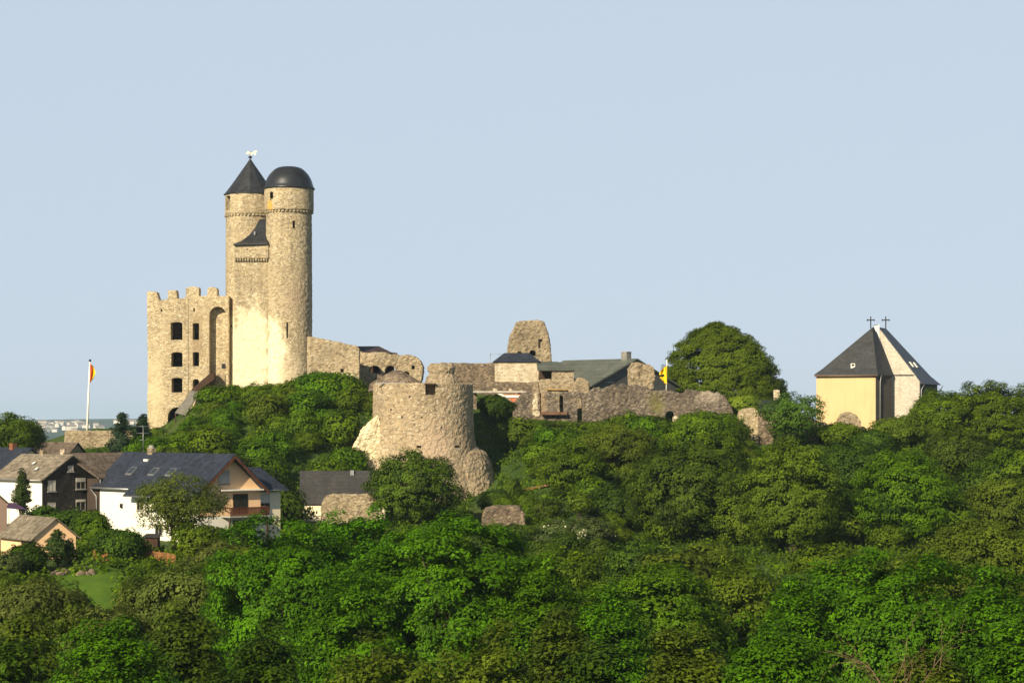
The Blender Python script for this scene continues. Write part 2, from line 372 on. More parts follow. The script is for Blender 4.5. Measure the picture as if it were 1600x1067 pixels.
# ------------------------------------------------------------------ terrain
_YS = [0, 40, 80, 120, 160, 200, 230, 260, 290, 310, 325, 340, 350, 365, 400, 460, 600, 1000, 3500, 4200, 4600, 5600, 9000]
_FAR = [(460, -22), (600, -45), (1000, -58), (3500, -58), (5800, -46), (6600, -24), (7400, -15), (8500, -1.5), (9000, -6)]
_NEAR = [(-400, 6), (0, -2), (40, -13), (80, -25), (120, -28), (160, -27)]
_COLS = {
 -300: [(170, -22), (200, -16), (230, -14), (260, -13), (300, -11), (330, -10), (352, -10), (400, -14)],
 20: [(170, -22), (190, -16), (203, -15), (215, -14.2), (230, -13.8), (255, -13.2), (270, -12.2), (300, -10), (330, -5.5), (352, -4), (380, -7), (400, -9)],
 160: [(170, -22), (190, -16), (203, -15), (215, -14.3), (230, -13.9), (255, -13.3), (270, -12.2), (300, -9.5), (325, -5.2), (337, -3), (352, -1.0), (365, -1.5), (400, -6)],
 240: [(170, -23), (195, -16.5), (230, -14.3), (255, -13.6), (280, -12), (300, -9), (320, -6), (335, -3.6), (345, -2.6), (352, -2), (365, -1), (400, -4)],
 320: [(170, -24), (200, -17), (230, -15), (255, -13.9), (280, -12), (300, -9), (318, -5.5), (332, -2.3), (342, 1.2), (350, 3), (365, 3), (400, 0)],
 430: [(200, -20), (230, -17), (260, -15), (290, -14), (303, -12.8), (311, -8.4), (320, -5), (333, -.5), (343, 3.6), (350, 4.4), (365, 5.5), (400, 1)],
 560: [(200, -21), (230, -19), (260, -16.5), (290, -14.4), (306, -13.4), (315, -9.5), (330, -2.5), (343, 2.6), (350, 4), (365, 5), (400, 2)],
 660: [(200, -21), (260, -17), (290, -14), (312, -12.8), (320, -11.5), (335, -3), (343, 4), (350, 5), (365, 5.5), (400, 2)],
 760: [(200, -21), (260, -18), (290, -15), (305, -13.2), (320, -11), (332, -5.5), (340, -1.8), (346, 1.0), (353, 5.5), (365, 6.2), (400, 3)],
 900: [(200, -21), (260, -17), (285, -14), (300, -11), (320, -6.5), (333, -4.0), (341, -2.9), (345, 1.5), (360, 4.5), (400, 2)],
 1050: [(200, -21), (260, -16.5), (290, -13), (310, -8.5), (330, -4.4), (341, -2.9), (345, 1.5), (365, 4), (400, 1)],
 1160: [(200, -20.5), (260, -16), (290, -12.5), (310, -9), (330, -5), (341, -3.6), (350, -1.5), (365, 1), (400, -1)],
 1300: [(200, -20), (255, -15.7), (290, -11.5), (310, -8), (330, -4.5), (343, -2), (355, -1.2), (380, -2), (400, -3)],
 1450: [(200, -20), (255, -15.5), (290, -11), (310, -8), (330, -4.8), (343, -2.5), (355, -2), (400, -5)],
 1650: [(200, -19), (255, -15), (290, -11), (330, -6), (355, -4), (400, -8)],
 1900: [(200, -18), (255, -15), (290, -12), (330, -9), (355, -8), (400, -12)]}
_cp = sorted(_COLS)
_tab_y = np.concatenate([np.arange(-400, 460, 2.0), np.array([460, 520, 600, 800, 1000, 2000, 3500, 4500, 5800, 6200, 6600, 7000, 7400, 8000, 8500, 9000.])])
_tab = []
for c in _cp:
    prof = _NEAR + _COLS[c] + _FAR
    z = np.interp(_tab_y, [p[0] for p in prof], [p[1] for p in prof])
    k = np.array([1, 3, 5, 6, 5, 3, 1.]); k /= k.sum(); n_ = 430
    z[3:n_ - 3] = np.convolve(z[:n_], k, 'valid')
    _tab.append(z)
_tab = np.array(_tab)
def ground(x, y):
    x = np.atleast_1d(np.asarray(x, float)); y = np.atleast_1d(np.asarray(y, float))
    px = np.clip(800 + x * FPX / np.maximum(y, 90.0), _cp[0], _cp[-1])
    j = np.clip(np.searchsorted(_cp, px) - 1, 0, len(_cp) - 2)
    t = (px - np.array(_cp)[j]) / (np.array(_cp)[j + 1] - np.array(_cp)[j]); t = t * t * (3 - 2 * t) * .5 + t * .5
    iy = np.clip(np.searchsorted(_tab_y, y) - 1, 0, len(_tab_y) - 2)
    s = np.clip((y - _tab_y[iy]) / (_tab_y[iy + 1] - _tab_y[iy]), 0, 1)
    za = _tab[j, iy] * (1 - s) + _tab[j, iy + 1] * s
    zb = _tab[j + 1, iy] * (1 - s) + _tab[j + 1, iy + 1] * s
    z = za * (1 - t) + zb * t
    z = z + 0.35 * np.sin(x * .31 + 1.3 * np.sin(y * .17)) * np.sin(y * .27 + x * .11) * (y < 460)
    z = z + (y > 1500) * (9 * np.sin(x * .0021 + 1.0) * np.sin(y * .0013) - 6 * (np.abs(x + 900) > 1500) * 0)
    return CZ + z
def G(x, y): return float(ground(x, y)[0])

def build_ground():
    xs = np.unique(np.concatenate([np.arange(-170, 171, 3.0), np.linspace(170, 600, 12), np.linspace(600, 6500, 26), -np.linspace(170, 600, 12), -np.linspace(600, 6500, 26)]))
    ys = np.unique(np.concatenate([np.arange(-60, 470, 3.0), np.linspace(470, 1000, 12), np.linspace(1000, 9000, 40), [-350, -200, -120]]))
    X, Y = np.meshgrid(xs, ys)
    Z = ground(X.ravel(), Y.ravel())
    v = np.stack([X.ravel(), Y.ravel(), Z], 1)
    nx, ny = len(xs), len(ys)
    i = np.arange(nx * ny).reshape(ny, nx)
    f = np.stack([i[:-1, :-1], i[:-1, 1:], i[1:, 1:], i[1:, :-1]], -1).reshape(-1, 4)
    me = bpy.data.meshes.new('ground'); me.from_pydata(v.tolist(), [], f.tolist())
    me.polygons.foreach_set('use_smooth', [True] * len(me.polygons))
    s = NT('meadow_and_soil'); tc = s.n('TexCoord').outputs['Object']
    a = s.noise(tc, 0.08, 6, 0.65); b = s.noise(tc, 2.5, 4)
    far = s.n('SeparateXYZ', {'Vector': tc}).outputs[1]
    c = s.ramp(a, [(0.3, (0.028, 0.050, 0.012)), (0.5, (0.045, 0.085, 0.018)), (0.7, (0.075, 0.095, 0.028))])
    hazed_fields = s.ramp(s.n('TexVoronoi', {'Vector': tc, 'Scale': 0.004}).outputs['Color'], [(0.2, (0.016, 0.034, 0.018)), (0.5, (0.034, 0.050, 0.024)), (0.8, (0.014, 0.026, 0.016))])  # far fields made darker and bluer, haze put into the colour
    c = s.mix(s.ramp(s.math('DIVIDE', far, 10000), [(0.05, 0.0), (0.1, 1.0)]), c, hazed_fields)
    c = s.mix(1.0, c, s.ramp(b, [(0.3, 0.6), (0.7, 1.3)]), 'MULTIPLY')
    s.surface(c, 0.95, 0.1, b, 0.6, 0.15)
    me.materials.append(s.m)
    o = link('ground', me); o['kind'] = 'structure'
build_ground()

def sheet(name, pts, mat, lift=0.06, step=1.0):
    """a sheet draped over the ground inside an outline (plan points)"""
    bm = bmesh.new()
    vs = [bm.verts.new((x, y, 0)) for x, y in pts]
    f = bm.faces.new(vs)
    bmesh.ops.triangulate(bm, faces=[f])
    for _ in range(4): bmesh.ops.subdivide_edges(bm, edges=[e for e in bm.edges if e.calc_length() > step], cuts=1, use_grid_fill=True)
    for v in bm.verts: v.co.z = G(v.co.x, v.co.y) + lift
    o = obj(name, bm, mat, loc=(pts[0][0], pts[0][1], G(*pts[0])), smooth=True); o['kind'] = 'structure'; return o
s_ = NT('mown_lawn'); tc_ = s_.n('TexCoord').outputs['Object']
s_.surface(s_.ramp(s_.noise(tc_, 1.2, 5, .7), [(0.3, (0.05, 0.115, 0.008)), (0.7, (0.10, 0.175, 0.016))]), 0.9, 0.1, s_.noise(tc_, 9, 3), 0.6, 0.05)
M['lawn'] = s_.m
s_ = NT('bare_earth'); tc_ = s_.n('TexCoord').outputs['Object']
s_.surface(s_.ramp(s_.noise(tc_, 1.5, 5, .7), [(0.3, (0.20, 0.10, 0.04)), (0.7, (0.34, 0.20, 0.085))]), 0.95, 0.1, s_.noise(tc_, 6, 3), 0.6, 0.1)
M['earth'] = s_.m

# ------------------------------------------------------------------ the castle
rng = random.Random(4)
def corbels(cx, cy, r, z, n, parent, mat, h=0.26, d=0.2):
    bm = bmesh.new()
    for k in range(n):
        a = 2 * math.pi * k / n
        fr = Frame((cx + math.cos(a) * r, cy + math.sin(a) * r, z), math.degrees(a))
        fr.box(bm, -0.35, d, -0.16, 0.16, -h, 0)
    return obj('corbel_table', bm, mat, parent)

# domed round tower ------------------------------------------------
def domed_tower():
    cx, cy = PX(451.5, 350), 350.0
    z = lambda r: PZ(r, 350)
    base = Vector((cx, cy, z(606)))
    t = thing('round_tower', 'tall round stone tower with a smooth dark metal dome', 'tower', base)
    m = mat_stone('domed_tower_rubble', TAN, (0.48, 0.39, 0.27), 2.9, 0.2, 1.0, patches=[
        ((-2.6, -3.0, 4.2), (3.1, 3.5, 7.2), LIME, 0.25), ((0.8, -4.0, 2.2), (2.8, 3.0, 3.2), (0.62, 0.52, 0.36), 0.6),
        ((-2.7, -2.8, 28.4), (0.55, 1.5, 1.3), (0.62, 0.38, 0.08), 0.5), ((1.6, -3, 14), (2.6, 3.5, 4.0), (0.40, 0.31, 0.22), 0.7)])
    bm = bmesh.new()
    lathe(bm, [(3.62, z(640)), (3.62, z(470)), (3.56, z(331.5))], cx, cy, 72)
    cut = bmesh.new()
    box(cut, PX(457.5, 347), PX(461, 347), 345, 349, z(360), z(348))
    box(cut, PX(448, 347), PX(450.5, 347), 345, 348.5, z(530), z(505))
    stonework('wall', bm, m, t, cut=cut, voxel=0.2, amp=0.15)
    bm = bmesh.new()
    lathe(bm, [(3.55, z(331)), (3.86, z(330.5)), (3.84, z(295))], cx, cy, 72)
    cut = bmesh.new()
    arch_cut(cut, PX(421.5, 347), PX(427, 347), z(313.5), z(302.5), 345.2, 349.2, 8, 1.0)
    stonework('parapet_storey', bm, m, t, cut=cut, voxel=0.2, amp=0.07)
    corbels(cx, cy, 3.62, z(331.2), 40, t, M['stone'])
    bm = bmesh.new()
    pr = [(4.06, 296.2), (4.06, 295), (3.9, 293), (3.74, 289), (3.60, 284), (3.38, 279), (3.05, 273.5), (2.6, 268.5), (2.2, 265), (1.75, 262.6), (1.2, 261.2), (0.6, 260.6), (0, 260.3)]
    lathe(bm, [(r, z(q)) for r, q in pr], cx, cy, 64)
    obj('dome_roof', bm, M['dome'], t, smooth=True)
    # window stone surround
    bm = bmesh.new()
    box(bm, PX(420.5, 346.6), PX(428, 346.6), 346.9, 347.5, z(314.6), z(313.5)); obj('sill', bm, M['stone'], t)
domed_tower()

def pointed_tower():
    cx, cy = PX(391, 356), 356.0
    z = lambda r: PZ(r, 356)
    t = thing('round_tower', 'tall round stone tower with a pointed slate roof and gilded weather vane', 'tower', (cx, cy, z(606)))
    m = mat_stone('pointed_tower_rubble', TAN, (0.48, 0.39, 0.27), 2.9, 0.2, 1.0, patches=[((-2.6, -3.2, 5), (2.2, 4, 7.5), LIME, 0.35)])
    bm = bmesh.new()
    lathe(bm, [(3.92, z(640)), (3.86, z(338))], cx, cy, 64)
    cut = bmesh.new(); box(cut, PX(360, 353), PX(363, 353), 351, 354.4, z(512), z(508))
    stonework('wall', bm, m, t, cut=cut, voxel=0.25, amp=0.09)
    bm = bmesh.new()
    lathe(bm, [(3.8, z(337.6)), (4.0, z(337)), (3.94, z(304))], cx, cy, 64)
    cut = bmesh.new(); fr = Frame((cx, cy, 0), 212)
    fr.box(cut, 1.6, 5, -0.85, 0.85, z(331), z(308.5))
    stonework('lookout_storey', bm, M['stone'], t, cut=cut, voxel=0.2, amp=0.07)
    corbels(cx, cy, 3.9, z(337.4), 42, t, M['stone'])
    bm = bmesh.new(); fr.box(bm, 1.5, 1.6, -0.84, 0.84, z(331), z(309)); obj('shutter', bm, M['wood_red'], t)
    bm = bmesh.new()
    pr = [(4.22, 305.6), (4.22, 304.6), (3.85, 301), (3.35, 294.5), (2.75, 286.5), (2.1, 277.5), (1.4, 267.5), (0.75, 258.5), (0.3, 252), (0.12, 249)]
    lathe(bm, [(r, z(q)) for r, q in pr], cx, cy, 12, a0=0.1)
    rf = obj('pointed_roof', bm, M['slate'], t)
    # roof hatch and vents
    for (px, row, w, h, nm, mt) in ((401, 273.5, .62, 1.0, 'roof_window', 'whitepaint'), (384.3, 266, .2, .45, 'vent', 'zinc'), (389.5, 277, .2, .45, 'vent', 'zinc')):
        rr = np.interp(row, [p[1] for p in pr[::-1]], [p[0] for p in pr[::-1]])
        x = PX(px, 353.5); yy = cy - math.sqrt(max(0.02, rr * rr - (x - cx) ** 2)) + 0.12
        fr2 = Frame((x, yy, z(row)), math.degrees(math.atan2(yy - cy, x - cx)) + 90)
        bm = bmesh.new(); b = [fr2(-w / 2, -.02, -h / 2), fr2(w / 2, -.02, -h / 2), fr2(w / 2, .6, -h / 2), fr2(-w / 2, .6, -h / 2)]
        tt = [p + Vector((0, 0, h)) + fr2.e2 * 0.42 for p in b]; hexa(bm, b, tt)
        q = obj(nm, bm, M[mt], rf)
        if nm == 'roof_window':
            bm = bmesh.new(); c0 = sum((Vector(p) for p in b[:2] + tt[:2]), Vector()) / 4
            qd = [c0 + (Vector(p) - c0) * 0.62 - fr2.e2 * 0.03 for p in (b[0], b[1], tt[1], tt[0])]
            extrude(bm, qd, fr2.e2 * 0.02); obj('hatch_glass', bm, M['glass'], rf)
    bm = bmesh.new()
    tube(bm, [(cx, cy, z(251)), (cx, cy, z(237))], 0.07, 8)
    lathe(bm, [(0, z(248.2)), (.26, z(247.2)), (.34, z(246)), (.26, z(244.8)), (0, z(243.8))], cx, cy, 16)
    obj('finial', bm, M['iron'], t, smooth=True)
    # gilded beast on the vane: body, raised head, tail and legs as one flat plate with thickness
    o = [(-.95, 238.6), (-.75, 236.2), (-.35, 237.2), (-.1, 238.2), (.35, 238.0), (.55, 235.6), (.9, 234.4), (1.15, 235.6), (1.0, 237.4), (.85, 240), (.9, 243.4), (.62, 243.4), (.5, 241.2),
         (.05, 241.0), (.1, 243.8), (-.2, 243.8), (-.35, 240.8), (-.7, 240.2), (-.9, 241.5), (-1.15, 240.5)]
    bm = bmesh.new(); extrude(bm, [(cx + .2 + a * .8, cy - .05, z(239.5 + (r - 239.5) * .8)) for a, r in o], (0, .12, 0))
    obj('weather_vane', bm, M['gold'], t)
pointed_tower()

def link_wall():
    Y = 348.0
    z = lambda r: PZ(r, Y)
    t = thing('tower_wall', 'narrow stone wall block joining the two round towers under a curved slate lean-to', 'wall', (PX(394, Y), Y, z(606)))
    m = mat_stone('link_wall_rubble', TAN, (0.48, 0.39, 0.27), 2.9, 0.2, 1.0, patches=[((-.5, 0, 5.4), (3.7, 3, 8.4), LIME, 0.2)])
    bm = bmesh.new(); box(bm, PX(366, Y), PX(424, Y), Y, 356, z(640), z(405))
    cut = bmesh.new(); pxcut(cut, 386, 388.5, 389, 391, Y, 1)
    stonework('wall', bm, m, t, voxel=0.24, amp=0.10)
    bm = bmesh.new(); box(bm, PX(366, Y), PX(420, Y), Y - .45, 356, z(404.5), z(382))
    stonework('overhang', bm, M['stone'], t, cut=cut, voxel=0.2, amp=0.07)
    bm = bmesh.new()
    for k in range(13):
        x = PX(367.5 + k * 4.1, Y); box(bm, x - .11, x + .11, Y - .42, Y + .2, z(408), z(404.6))
    obj('corbel_table', bm, M['stone'], t)
    bm = bmesh.new(); rings = []
    for row, lx, fy in ((383.5, 364, 347.0), (382, 364.2, 347.05), (376.5, 377, 348.2), (367, 388.5, 349.4), (355, 398, 350.6), (339, 405.5, 352)):
        rings.append([(PX(lx, fy), fy, z(row)), (PX(419, 348), fy + .1, z(row - 1.5)), (PX(419, 348), 355.5, z(row - 1.5)), (PX(lx, fy), 355.5, z(row))])
    vv = [v for r_ in rings for v in r_]; n = len(rings)
    fs = [(4 * i + k, 4 * i + (k + 1) % 4, 4 * i + 4 + (k + 1) % 4, 4 * i + 4 + k) for i in range(n - 1) for k in range(4)] + [(3, 2, 1, 0), tuple(4 * (n - 1) + k for k in range(4))]
    faces(bm, vv, fs)
    rf = obj('roof', bm, M['slate'], t)
    bm = bmesh.new(); box(bm, PX(398, 349.4) - .1, PX(398, 349.4) + .1, 349.2, 349.9, z(366), z(361)); obj('vent', bm, M['zinc'], rf)
link_wall()

def palas():
    Y = 352.0; z = lambda r: PZ(r, Y)
    t = thing('castle_ruin', 'roofless square castle ruin with battlements and three rows of empty windows', 'castle', (PX(294, Y), Y + 5, z(664)))
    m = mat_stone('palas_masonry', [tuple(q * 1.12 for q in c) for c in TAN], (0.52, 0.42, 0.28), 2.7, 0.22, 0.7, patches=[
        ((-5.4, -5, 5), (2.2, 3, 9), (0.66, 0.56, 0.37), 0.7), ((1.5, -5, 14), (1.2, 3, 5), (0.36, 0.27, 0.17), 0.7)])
    bm = bmesh.new()
    o = [(230, 690), (230.5, 560), (229.5, 470), (229.5, 455), (238, 455.5), (245, 456), (249, 469), (262, 468), (262, 454), (276, 453), (277, 467), (290, 465), (290, 450), (300, 447.5), (311, 449), (311, 463), (324, 462), (324, 450), (332, 448), (339, 450), (340, 463), (358, 462), (358, 690)]
    o = jag(o, 9, 0.7, rng)
    extrude(bm, [P(a, b, Y) for a, b in o], (0, 2.2, 0))
    cut = bmesh.new()
    for (a, b, r0, r1, ar) in ((266.5, 285, 503, 531, .28), (301, 311, 505, 531, 0), (267.5, 285, 550, 573, .28), (301, 311, 550, 572, .3), (268, 285, 590, 613, .3), (301, 311, 592, 613, .8)):
        pxcut(cut, a, b, r0, r1, Y, 4, ar)
    pxcut(cut, 327, 353, 479, 612, Y, 1.5, 1.0)
    pxcut(cut, 262, 291, 636, 680, Y, 4, 1.1)
    pxcut(cut, 251, 253.5, 483, 487, Y, .8); pxcut(cut, 302, 304.5, 481.5, 487, Y, .8)
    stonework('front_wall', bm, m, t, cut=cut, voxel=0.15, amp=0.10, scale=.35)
    bm = bmesh.new()
    x0, x1 = PX(230.5, Y), PX(358, Y)
    o = jag([(x0, z(690)), (x0, z(474)), (x1, z(474)), (x1, z(690))], 1.2, .15, rng)
    extrude(bm, [(a, Y + 10, b) for a, b in o], (0, 1.8, 0)); stonework('rear_wall', bm, m, t, voxel=0.3, amp=.12)
    bm = bmesh.new(); box(bm, x0, x0 + 1.8, Y + 2.2, Y + 10, z(690), z(473)); stonework('side_wall', bm, m, t, voxel=0.3, amp=.12)
    bm = bmesh.new(); box(bm, x1 - 1.8, x1, Y + 2.2, Y + 10, z(690), z(473)); stonework('side_wall', bm, m, t, voxel=0.3, amp=.12)
    bm = bmesh.new()
    for r in (537, 579, 620): box(bm, x0 + 1.7, x1 - 1.7, Y + 2.1, Y + 10.1, z(r) - .25, z(r))
    obj('light_stop_slab', bm, M['wood_dark'], t)  # added slabs that block light so the window holes stay dark
    bm = bmesh.new(); box(bm, x0 + 1.7, x1 - 1.7, Y + 5.6, Y + 6.1, z(690), z(500)); obj('light_stop_wall', bm, M['rubble'], t)  # added cross wall, keeps the interior behind the windows dark
    bm = bmesh.new()      # pilaster strip between the two window columns
    box(bm, PX(290.5, Y), PX(294.5, Y), Y - .09, Y + .3, z(640), z(466)); stonework('pilaster', bm, m, t, voxel=.12, amp=.05)
    bm = bmesh.new(); box(bm, PX(333, Y), PX(352.5, Y), Y + .3, Y + 1.6, z(625), z(585)); 
    cut = bmesh.new(); pxcut(cut, 344, 350, 568, 578, Y, 1)
    stonework('niche_plinth', bm, M['rubble_tan'], t, voxel=.2, amp=.14)
    bm = bmesh.new(); box(bm, PX(344.5, Y), PX(350, Y), Y + 1.35, Y + 1.44, z(575), z(568)); obj('niche_opening', bm, M['glass'], t)
palas()

def covered_stair():
    Y = 349.5; z = lambda r: PZ(r, Y)
    t = thing('covered_stair', 'roofed outside stair slanting down the ruin, dark boards above and grey sheeting below', 'staircase', (PX(300, Y), Y, z(650)))
    bm = bmesh.new(); extrude(bm, [P(a, b, Y) for a, b in ((327, 584), (334, 582), (334.5, 593), (318, 604), (309, 614), (298.5, 609))], (0, 2.2, 0)); obj('board_cheek', bm, M['wood_dark'], t)  # dark boards, with the underside's shade put into their colour too
    bm = bmesh.new(); a = [P(298, 610.5, Y - .2), P(311, 612, Y - .2), P(290, 649, Y - 2.0), P(273, 645, Y - 2.0)]
    extrude(bm, a, (0.1, 1.6, .35)); obj('roof', bm, mat_plain('grey_sheet', (0.15, 0.145, 0.13), .7), t)
    for px in (275, 288):
        bm = bmesh.new(); x = PX(px, Y - 1.4); box(bm, x - .09, x + .09, Y - 1.9, Y - 1.7, z(672), z(646)); obj('post', bm, M['wood_dark'], t)
covered_stair()

def plain_ruin(name, label, cat, outline, Y, thick, mat, cut=None, voxel=.22, amp=.16, step=7, jit=1.2, big=.0, base=None, group=None):
    jit *= 1.5; amp *= 1.25; xs = [p[0] for p in outline]; rows = [p[1] for p in outline]
    loc = (PX(sum(xs) / len(xs), Y), Y + thick / 2, PZ(max(rows), Y))
    t = thing(name, label, cat, loc, group)
    bm = bmesh.new(); wall_outline(bm, jag(outline, step, jit, rng, closed=True), Y, thick)
    stonework('masonry', bm, mat, t, cut=cut, voxel=voxel, amp=amp, big=big)
    return t

# shield wall to the right of the towers
m_sh = mat_stone('shield_wall_rubble', [tuple((a * .65 + b * .35) for a, b in zip(c, d)) for c, d in zip(TAN, GREYB)], (0.50, 0.40, 0.27), 1.9, .35, .8,
                 patches=[((2.2, -1.5, 4.8), (1.6, 3, 1.3), (0.72, 0.63, 0.45), .5), ((-5.5, -1.5, 3.5), (2.5, 3, 3.5), (0.68, 0.59, 0.42), .6), ((4.2, -1.5, 2.5), (0.5, 3, 3.5), (0.62, 0.52, 0.38), .5)])
cut = bmesh.new(); pxcut(cut, 532, 537, 576, 582, 348, 1.0)
plain_ruin('castle_wall', 'high stone wall sloping down to the right from the foot of the domed tower', 'wall',
           [(470, 640), (470, 526), (487, 526), (500, 528.5), (520, 532.5), (540, 537), (556, 540), (561, 544), (561.5, 640)], 348, 2.4, m_sh, cut, amp=.12, jit=.5)
# dark canopy roof behind it
def canopy():
    Y = 362
    t = thing('shed', 'shed with a low dark brown roof peeping over the wall right of the towers', 'shed', P(592, 600, Y + 3))
    bm = bmesh.new(); hexa(bm, [P(566, 640, Y), P(616, 640, Y), P(616, 640, Y + 5), P(566, 640, Y + 5)], [P(566, 550, Y), P(616, 553, Y), P(616, 553, Y + 5), P(566, 550, Y + 5)]); obj('wall', bm, M['wood_dark'], t)
    bm = bmesh.new(); top = [P(559, 541, Y + 3.5), P(592, 540.8, Y + 3.5), P(610, 549.5, Y - .6), P(564, 550.5, Y - .6)]
    extrude(bm, top, (0, .0, -.22)); extrude(bm, [P(606, 549.6, Y), P(621, 551.3, Y), P(621, 551.3, Y + 3), P(606, 549.6, Y + 3)], (0, 0, -.3)); obj('roof', bm, mat_slate('canopy_roof', (0.045, 0.03, 0.03)), t)
canopy()
# arched ruin between shield wall and bastion
cut = bmesh.new(); pxcut(cut, 577, 594, 571, 583, 356, 4, .8); pxcut(cut, 601, 618, 571, 584, 356, 4, 1.0); pxcut(cut, 643, 648, 571, 577, 356, 2); pxcut(cut, 629, 640, 580, 592, 356, 1.2, .9)
m_ar = mat_stone('arched_ruin_rubble', [tuple((a * .55 + b * .45) for a, b in zip(c, d)) for c, d in zip(TAN, GREYB)], (0.48, 0.39, 0.26), 1.8, .35, .6, patches=[((1.6, -2, 2.0), (2.4, 3, 2.2), (0.60, 0.49, 0.33), .7)])
plain_ruin('ruined_wall', 'crumbling arched wall with vault openings beside the high sloping wall', 'ruin',
           [(560, 640), (560, 547), (566, 551), (574, 552), (600, 550), (617, 553.5), (628, 555), (640, 553.5), (650, 557), (657, 564), (661, 574), (660, 588), (657, 640)], 356, 3.0, m_ar, cut, amp=.3, big=.5)

def bastion():
    Y = 325.0; cx, cy = PX(661, Y), Y; z = lambda r: PZ(r, Y - 7)
    t = thing('round_bastion', 'wide round stone bastion with a flared foot standing before the castle', 'bastion', (cx, cy, z(800)))
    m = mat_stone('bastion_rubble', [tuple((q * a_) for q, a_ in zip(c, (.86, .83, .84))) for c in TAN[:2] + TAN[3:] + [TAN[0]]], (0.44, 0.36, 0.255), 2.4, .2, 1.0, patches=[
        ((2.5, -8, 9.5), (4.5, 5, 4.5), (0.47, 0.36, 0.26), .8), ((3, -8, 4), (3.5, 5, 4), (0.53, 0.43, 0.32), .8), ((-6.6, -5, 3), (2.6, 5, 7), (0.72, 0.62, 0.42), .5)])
    pr = [(10.2, 815), (9.6, 780), (9.0, 752), (8.35, 727), (7.75, 700), (7.42, 680), (7.30, 655), (7.27, 620), (7.22, 598.5)]
    bm = bmesh.new(); lathe(bm, [(r, z(q)) for r, q in pr], cx, cy, 96)
    cut = bmesh.new()
    Yf = cy - 7.3
    box(cut, PX(664.5, Yf), PX(680, Yf), Yf - 1, Yf + 2.2, z(617), z(601))
    for px in (581 + 4, 655, 714): 
        d = math.sqrt(max(1, 7.8 ** 2 - (PX(px, Yf) - cx) ** 2)); box(cut, PX(px - 4, Yf), PX(px + 3.5, Yf), cy - d - 1, cy - d + 1.2, z(699.5), z(696))
    for px, r in ((628, 652), (659, 652), (610, 640), (690, 668), (640, 620)):
        d = math.sqrt(max(1, 7.3 ** 2 - (PX(px, Yf) - cx) ** 2)); box(cut, PX(px - 1.3, Yf), PX(px + 1.3, Yf), cy - d - 1, cy - d + .8, z(r + 1.3), z(r - 1.3))
    lathe(cut, [(6.1, z(604)), (6.1, z(590))], cx, cy, 48)      # sunken platform behind the parapet
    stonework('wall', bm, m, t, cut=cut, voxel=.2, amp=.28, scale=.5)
    bm = bmesh.new(); box(bm, PX(663.5, Yf), PX(681, Yf), Yf - .12, Yf + .5, z(601), z(599)); obj('lintel', bm, M['wood_dark'], t)
    # pale lime covered spur on the left, broken stone spur on the right
    bm = bmesh.new(); wall_outline(bm, jag([(590, 648), (582, 658), (574, 664), (565, 672), (557, 690), (547, 711), (551, 728), (555, 745), (556, 775), (610, 775), (612, 700)], 6, 1.8, rng, True), 320.5, 6.0)
    stonework('buttress', bm, M['limed'], t, voxel=.25, amp=.5, big=1.2, bigscale=2.0)['label'] = 'pale lime coated buttress'
    bm = bmesh.new(); lathe(bm, [(8.6, z(822)), (8.1, z(782)), (7.5, z(752)), (6.8, z(724)), (6.2, z(709)), (5.2, z(701)), (3.8, z(690))], cx + 3.0, cy + .4, 72)
    stonework('buttress', bm, m, t, voxel=.2, amp=.28, big=.35, bigscale=2.0)['label'] = 'broken stone skirt flaring to the right'
    # stone-flagged cap, stub and metal edging on the platform
    bm = bmesh.new(); c = P(620, 600, 326); lathe(bm, [(4.3, c.z - 1.2), (3.9, c.z + .1), (2.2, c.z + 1.1), (.6, c.z + 2.0), (0, c.z + 2.05)], c.x, c.y, 20, sy=.55)
    stonework('cap', bm, M['rubble'], t, voxel=.22, amp=.12)
    bm = bmesh.new(); a = P(594, 600, 322); box(bm, a.x - .38, a.x + .3, 321.6, 322.4, a.z - 1, PZ(585.5, 322)); obj('chimney_stub', bm, M['rubble'], t)
    bm = bmesh.new(); box(bm, PX(586, 320), PX(632, 320), 319.9, 320.1, PZ(599.2, 320), PZ(597.4, 320)); obj('edge_strip', bm, M['zinc'], t)
bastion()
# broken turret stump behind the bastion's rim
def turret():
    Y = 332; t = thing('turret_stump', 'broken round turret stump with an overhanging crown above the bastion rim', 'ruin', P(690, 605, Y))
    c = P(690, 600, Y)
    bm = bmesh.new(); lathe(bm, [(2.55, c.z - 1.5), (2.5, c.z + .2), (2.3, c.z + .9), (1.75, c.z + 1.5), (1.95, c.z + 1.9), (2.0, c.z + 2.5), (1.7, c.z + 2.95), (1.0, c.z + 3.05)], c.x, c.y, 28)
    stonework('masonry', bm, M['rubble_tan'], t, voxel=.18, amp=.35, big=.5, bigscale=1.5)
turret()
